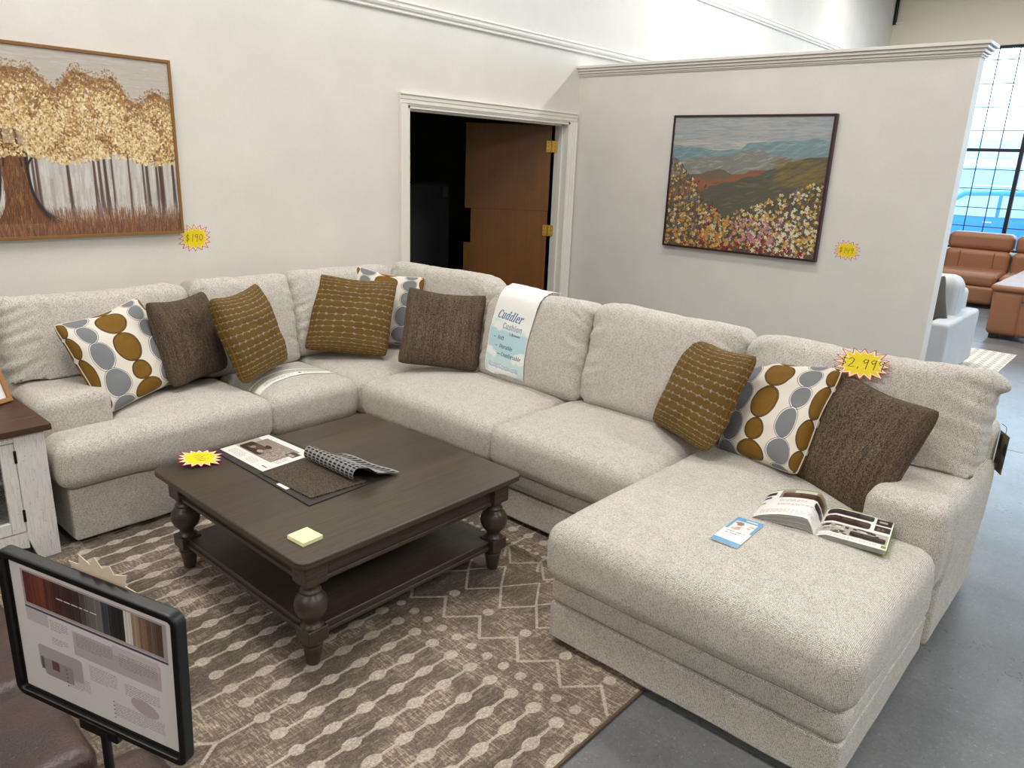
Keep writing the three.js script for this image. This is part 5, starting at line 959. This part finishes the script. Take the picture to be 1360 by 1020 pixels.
// ---------------------------------------------------------------- store room, far showroom, street
{
  const o = thing('upright_freezer', 'dark grey upright appliance in the unlit store room', 'appliance', [6.2, 0.001, -7.4]);
  const grey = std({ color: 0x9a9da2, roughness: 0.45 });
  part(o, 'body', box(-0.32, 0.55, 0.03, 1.42, -0.3, 0.28, 0.012), grey); part(o, 'door', box(-0.315, 0.545, 0.06, 1.41, 0.285, 0.33, 0.01), grey);
  part(o, 'label', box(0.43, 0.51, 1.26, 1.38, 0.331, 0.334), plain(0xd0d3d7, 0.5)); part(o, 'handle', box(-0.29, -0.27, 0.8, 1.2, 0.335, 0.36, 0.006), M.blackMetal);
  for (const x of [-0.25, 0.48]) part(o, 'foot', box(x - 0.02, x + 0.02, 0, 0.03, -0.2, 0.2), M.darkFoot);
}
{ // tan leather sectional by the window
  const m = std({ color: 0x8a5c3f, roughness: 0.45, bumpMap: rep(paintBump, 3, 3), bumpScale: 0.0008 });
  const P0 = [12.6, 0, -2.0], o = thing('tan_leather_sectional', 'tan leather reclining sectional sofa in front of the big window', 'sofa', P0);
  const put = (name, b, r, s, cell = 0.03) => part(o, name, sdfMesh((x, y, z) => rb(x, y, z, b, r) - 0.005 * N3(x * 4 + s, y * 4, z * 4), [b[0] - 0.08, b[2] - 0.08, b[4] - 0.08], [b[1] + 0.08, b[3] + 0.08, b[5] + 0.08], cell).translate(-P0[0], 0, -P0[2]), m);
  for (const [i, [z0, z1]] of [[-3.55, -2.70], [-2.68, -1.84], [-1.82, -0.98], [-0.96, -0.12]].entries()) {
    put('headrest', [12.86, 13.14, 0.73, 0.985, z0, z1], 0.08, i);
    put('backrest', [12.82, 13.12, 0.4, 0.74, z0, z1], 0.07, i + 4);
    put('seat_cushion', [12.1, 12.95, 0.29, 0.48, z0, z1], 0.07, i + 9);
    put('footrest', [12.08, 12.3, 0.06, 0.3, z0, z1], 0.04, i + 13);
    for (const zs of [z0 + 0.2, z1 - 0.2]) part(o, 'stitch', bar([12.815 - P0[0], 0.44, zs - P0[2]], [12.815 - P0[0], 0.72, zs - P0[2]], 0.004, 5), plain(0x6d3417, 0.6));
  }
  put('base', [12.2, 13.2, 0.04, 0.3, -3.55, -0.12], 0.03, 20, 0.04);
  // return towards the room: end arm with a control panel
  put('armrest', [9.82, 12.1, 0.05, 0.55, -1.5, -1.18], 0.05, 22, 0.035); put('arm_pad', [9.80, 12.0, 0.535, 0.61, -1.53, -1.15], 0.035, 23);
  put('end_panel', [9.8, 10.1, 0.05, 0.56, -1.22, -0.2], 0.05, 24); put('end_pad', [9.79, 10.12, 0.54, 0.615, -1.2, -0.2], 0.035, 25);
  part(o, 'control_panel', box(9.788 - P0[0], 9.80 - P0[0], 0.44, 0.475, -1.21 - P0[2], -1.08 - P0[2], 0.002), plain(0x55504e, 0.4, 0.5));
  for (const [x, z] of [[9.9, -1.42], [9.9, -0.4], [12.3, -3.4], [13.0, -3.4], [13.0, -0.3]]) part(o, 'foot', box(x - 0.04 - P0[0], x + 0.04 - P0[0], 0, 0.06, z - 0.04 - P0[2], z + 0.04 - P0[2]), M.darkFoot);
}
{ // pale loveseat behind the partition
  const m = std({ color: 0xc9cdd2, roughness: 0.85, bumpMap: rep(weave.bump, 2, 2), bumpScale: 0.002 }), P0 = [7.5, 0.0125, -2.2];
  const o = thing('pale_loveseat', 'pale grey loveseat behind the end of the partition', 'loveseat', P0);
  const put = (name, b, r, s, mat = m) => part(o, name, sdfMesh((x, y, z) => rb(x, y, z, b, r) - 0.008 * N3(x * 5 + s, y * 5, z * 5) - (name === 'back_cushion' ? 0.01 * N3(x * 18, y * 6 + s, z * 18) : 0), [b[0] - 0.08, b[2] - 0.08, b[4] - 0.08], [b[1] + 0.08, b[3] + 0.08, b[5] + 0.08], 0.025).translate(-P0[0], 0, -P0[2]), mat);
  put('armrest', [7.02, 8.25, 0.04, 0.53, -1.50, -1.33], 0.03, 1); put('armrest', [7.02, 8.25, 0.04, 0.53, -3.3, -3.13], 0.03, 2);
  put('seat_cushion', [7.1, 7.9, 0.24, 0.43, -3.1, -1.53], 0.06, 3); put('base', [7.08, 8.2, 0.06, 0.23, -3.12, -1.52], 0.02, 4);
  put('back_frame', [7.98, 8.25, 0.05, 0.72, -3.2, -1.45], 0.05, 5); put('back_cushion', [7.55, 7.95, 0.4, 0.86, -2.3, -1.42], 0.11, 6); put('back_cushion', [7.6, 7.95, 0.44, 0.86, -3.1, -2.32], 0.11, 7);
  for (const [x, z] of [[7.12, -1.42], [7.12, -3.2], [8.15, -1.42], [8.15, -3.2]]) part(o, 'foot', box(x - 0.025 - P0[0], x + 0.025 - P0[0], 0, 0.06, z - 0.025 - P0[2], z + 0.025 - P0[2]), M.darkFoot);
  const p = thing('scatter_pillow', 'charcoal grey pillow on the pale loveseat', 'pillow', [7.36, 0.67, -1.66]); p.rotation.set(-20 * DEG, -80 * DEG, 12 * DEG, 'YXZ');
  part(p, 'cover', pillowGeometry(0.42, 0.15, 77), plain(0x55514e, 0.9)); part(p, 'seam', pipingGeometry(0.42, 77), plain(0xb9b5ae, 0.9));
  const map = canvasTex(512, 512, (k, w, h) => { k.fillStyle = '#d8d3cb'; k.fillRect(0, 0, w, h); k.strokeStyle = '#8f8780'; k.lineWidth = 9; for (let r = -1; r < 9; r++) { k.beginPath(); for (let i = 0; i <= 16; i++) { const x = i * 34, y = r * 64 + (i % 2) * 34; i ? k.lineTo(x, y) : k.moveTo(x, y); } k.stroke(); } for (let i = 0; i < 6000; i++) { k.fillStyle = `rgba(${rnd() < 0.5 ? '255,255,255' : '120,112,104'},0.2)`; k.fillRect(rr(0, w), rr(0, h), 3, 2); } }, { wrap: true });
  const r = thing('runner_rug', 'off-white zigzag rug on the concrete beside the pale loveseat', 'rug', [8.0, 0.001, -2.0]);
  part(r, 'pile', box(-1.1, 1.04, 0, 0.01, -1.2, 0.95, 0.003), std({ map: rep(map, 1.6, 1.6), roughness: 0.95 }));
}
{ // street outside the window
  structure('ground_outside', box(WIN_X + 0.2, 60, -0.25, -0.05, -30, 30), std({ color: 0xb4b4b2, roughness: 0.9 }), 'pale pavement outside the storefront', 'ground');
  const paint = std({ color: 0x2f7fc4, roughness: 0.3, metalness: 0.1 }), glass = std({ color: 0x9fc3dc, roughness: 0.1 }), tyre = plain(0x1c1d1f, 0.8), hub = plain(0xb9bcc0, 0.3, 0.8);
  const o = thing('parked_car', 'blue car parked outside the storefront window', 'car', [19.5, -0.05, -3.2]);
  const s = new THREE.Shape(); [[-2.2, 0.32], [-2.25, 0.7], [-2.1, 0.92], [-1.25, 1.02], [-0.55, 1.5], [0.9, 1.55], [1.75, 1.08], [2.2, 1.0], [2.28, 0.6], [2.2, 0.32]].forEach(([z, y], i) => (i ? s.lineTo(z, y) : s.moveTo(z, y))); s.closePath();
  for (const z of [-1.35, 1.35]) { const hole = new THREE.Path(); hole.absarc(z, 0.36, 0.01, 0, 6.28, true); void hole; }
  const g = new THREE.ExtrudeGeometry(s, { depth: 1.6, bevelEnabled: true, bevelSize: 0.07, bevelThickness: 0.09, bevelSegments: 3 }); g.rotateY(-Math.PI / 2); g.translate(0.8, 0, 0);
  part(o, 'body', g, paint);
  const win = (pts) => { const q = new THREE.Shape(pts.map(([a, b]) => new THREE.Vector2(a, b))); const e = new THREE.ExtrudeGeometry(q, { depth: 0.02, bevelEnabled: false }); e.rotateY(-Math.PI / 2); e.translate(-0.885, 0, 0); return e; };
  part(o, 'side_window', win([[-1.1, 1.05], [-0.5, 1.45], [0.1, 1.48], [0.1, 1.05]]), glass); part(o, 'side_window', win([[0.17, 1.05], [0.17, 1.48], [0.85, 1.48], [1.45, 1.08]]), glass);
  for (const z of [-1.35, 1.35]) { const w = part(o, 'wheel', new THREE.CylinderGeometry(0.33, 0.33, 0.24, 24).rotateZ(Math.PI / 2).translate(-0.8, 0.33, z), tyre); part(w, 'hubcap', new THREE.CylinderGeometry(0.2, 0.2, 0.02, 20).rotateZ(Math.PI / 2).translate(-0.93, 0.33, z), hub); part(o, 'wheel', new THREE.CylinderGeometry(0.33, 0.33, 0.24, 24).rotateZ(Math.PI / 2).translate(0.8, 0.33, z), tyre); }
  part(o, 'roof_rail', [bar([-0.62, 1.66, -0.5], [-0.62, 1.66, 0.8], 0.02, 6), bar([0.62, 1.66, -0.5], [0.62, 1.66, 0.8], 0.02, 6)], plain(0xd0d4d8, 0.3, 0.7));
  part(o, 'door_handle', [box(-0.905, -0.885, 0.92, 0.95, -0.1, 0.06, 0.004), box(-0.905, -0.885, 0.92, 0.95, 0.95, 1.1, 0.004)], hub);
  part(o, 'bumper', box(-0.8, 0.8, 0.35, 0.55, -2.34, -2.2, 0.03), plain(0x22333f, 0.5));
  const b = thing('shop_building', 'pale shop building across the street', 'building', [34, -0.05, -9]);
  part(b, 'wall', box(0, 6, 0, 3.6, -14, 14), plain(0xd7dadb, 0.9)); part(b, 'fascia', box(-0.15, 0, 2.6, 3.3, -14, 14, 0.02), plain(0x9db9cf, 0.7));
  for (let i = 0; i < 9; i++) { const w = part(b, 'shop_window', box(-0.05, 0, 0.5, 2.4, -13.4 + i * 3, -11 + i * 3), plain(0xeef2f4, 0.6)); part(w, 'pane', box(-0.07, -0.052, 0.6, 2.3, -13.3 + i * 3, -11.1 + i * 3), plain(0x86aac2, 0.15)); }
}
renderer.render(scene, camera);
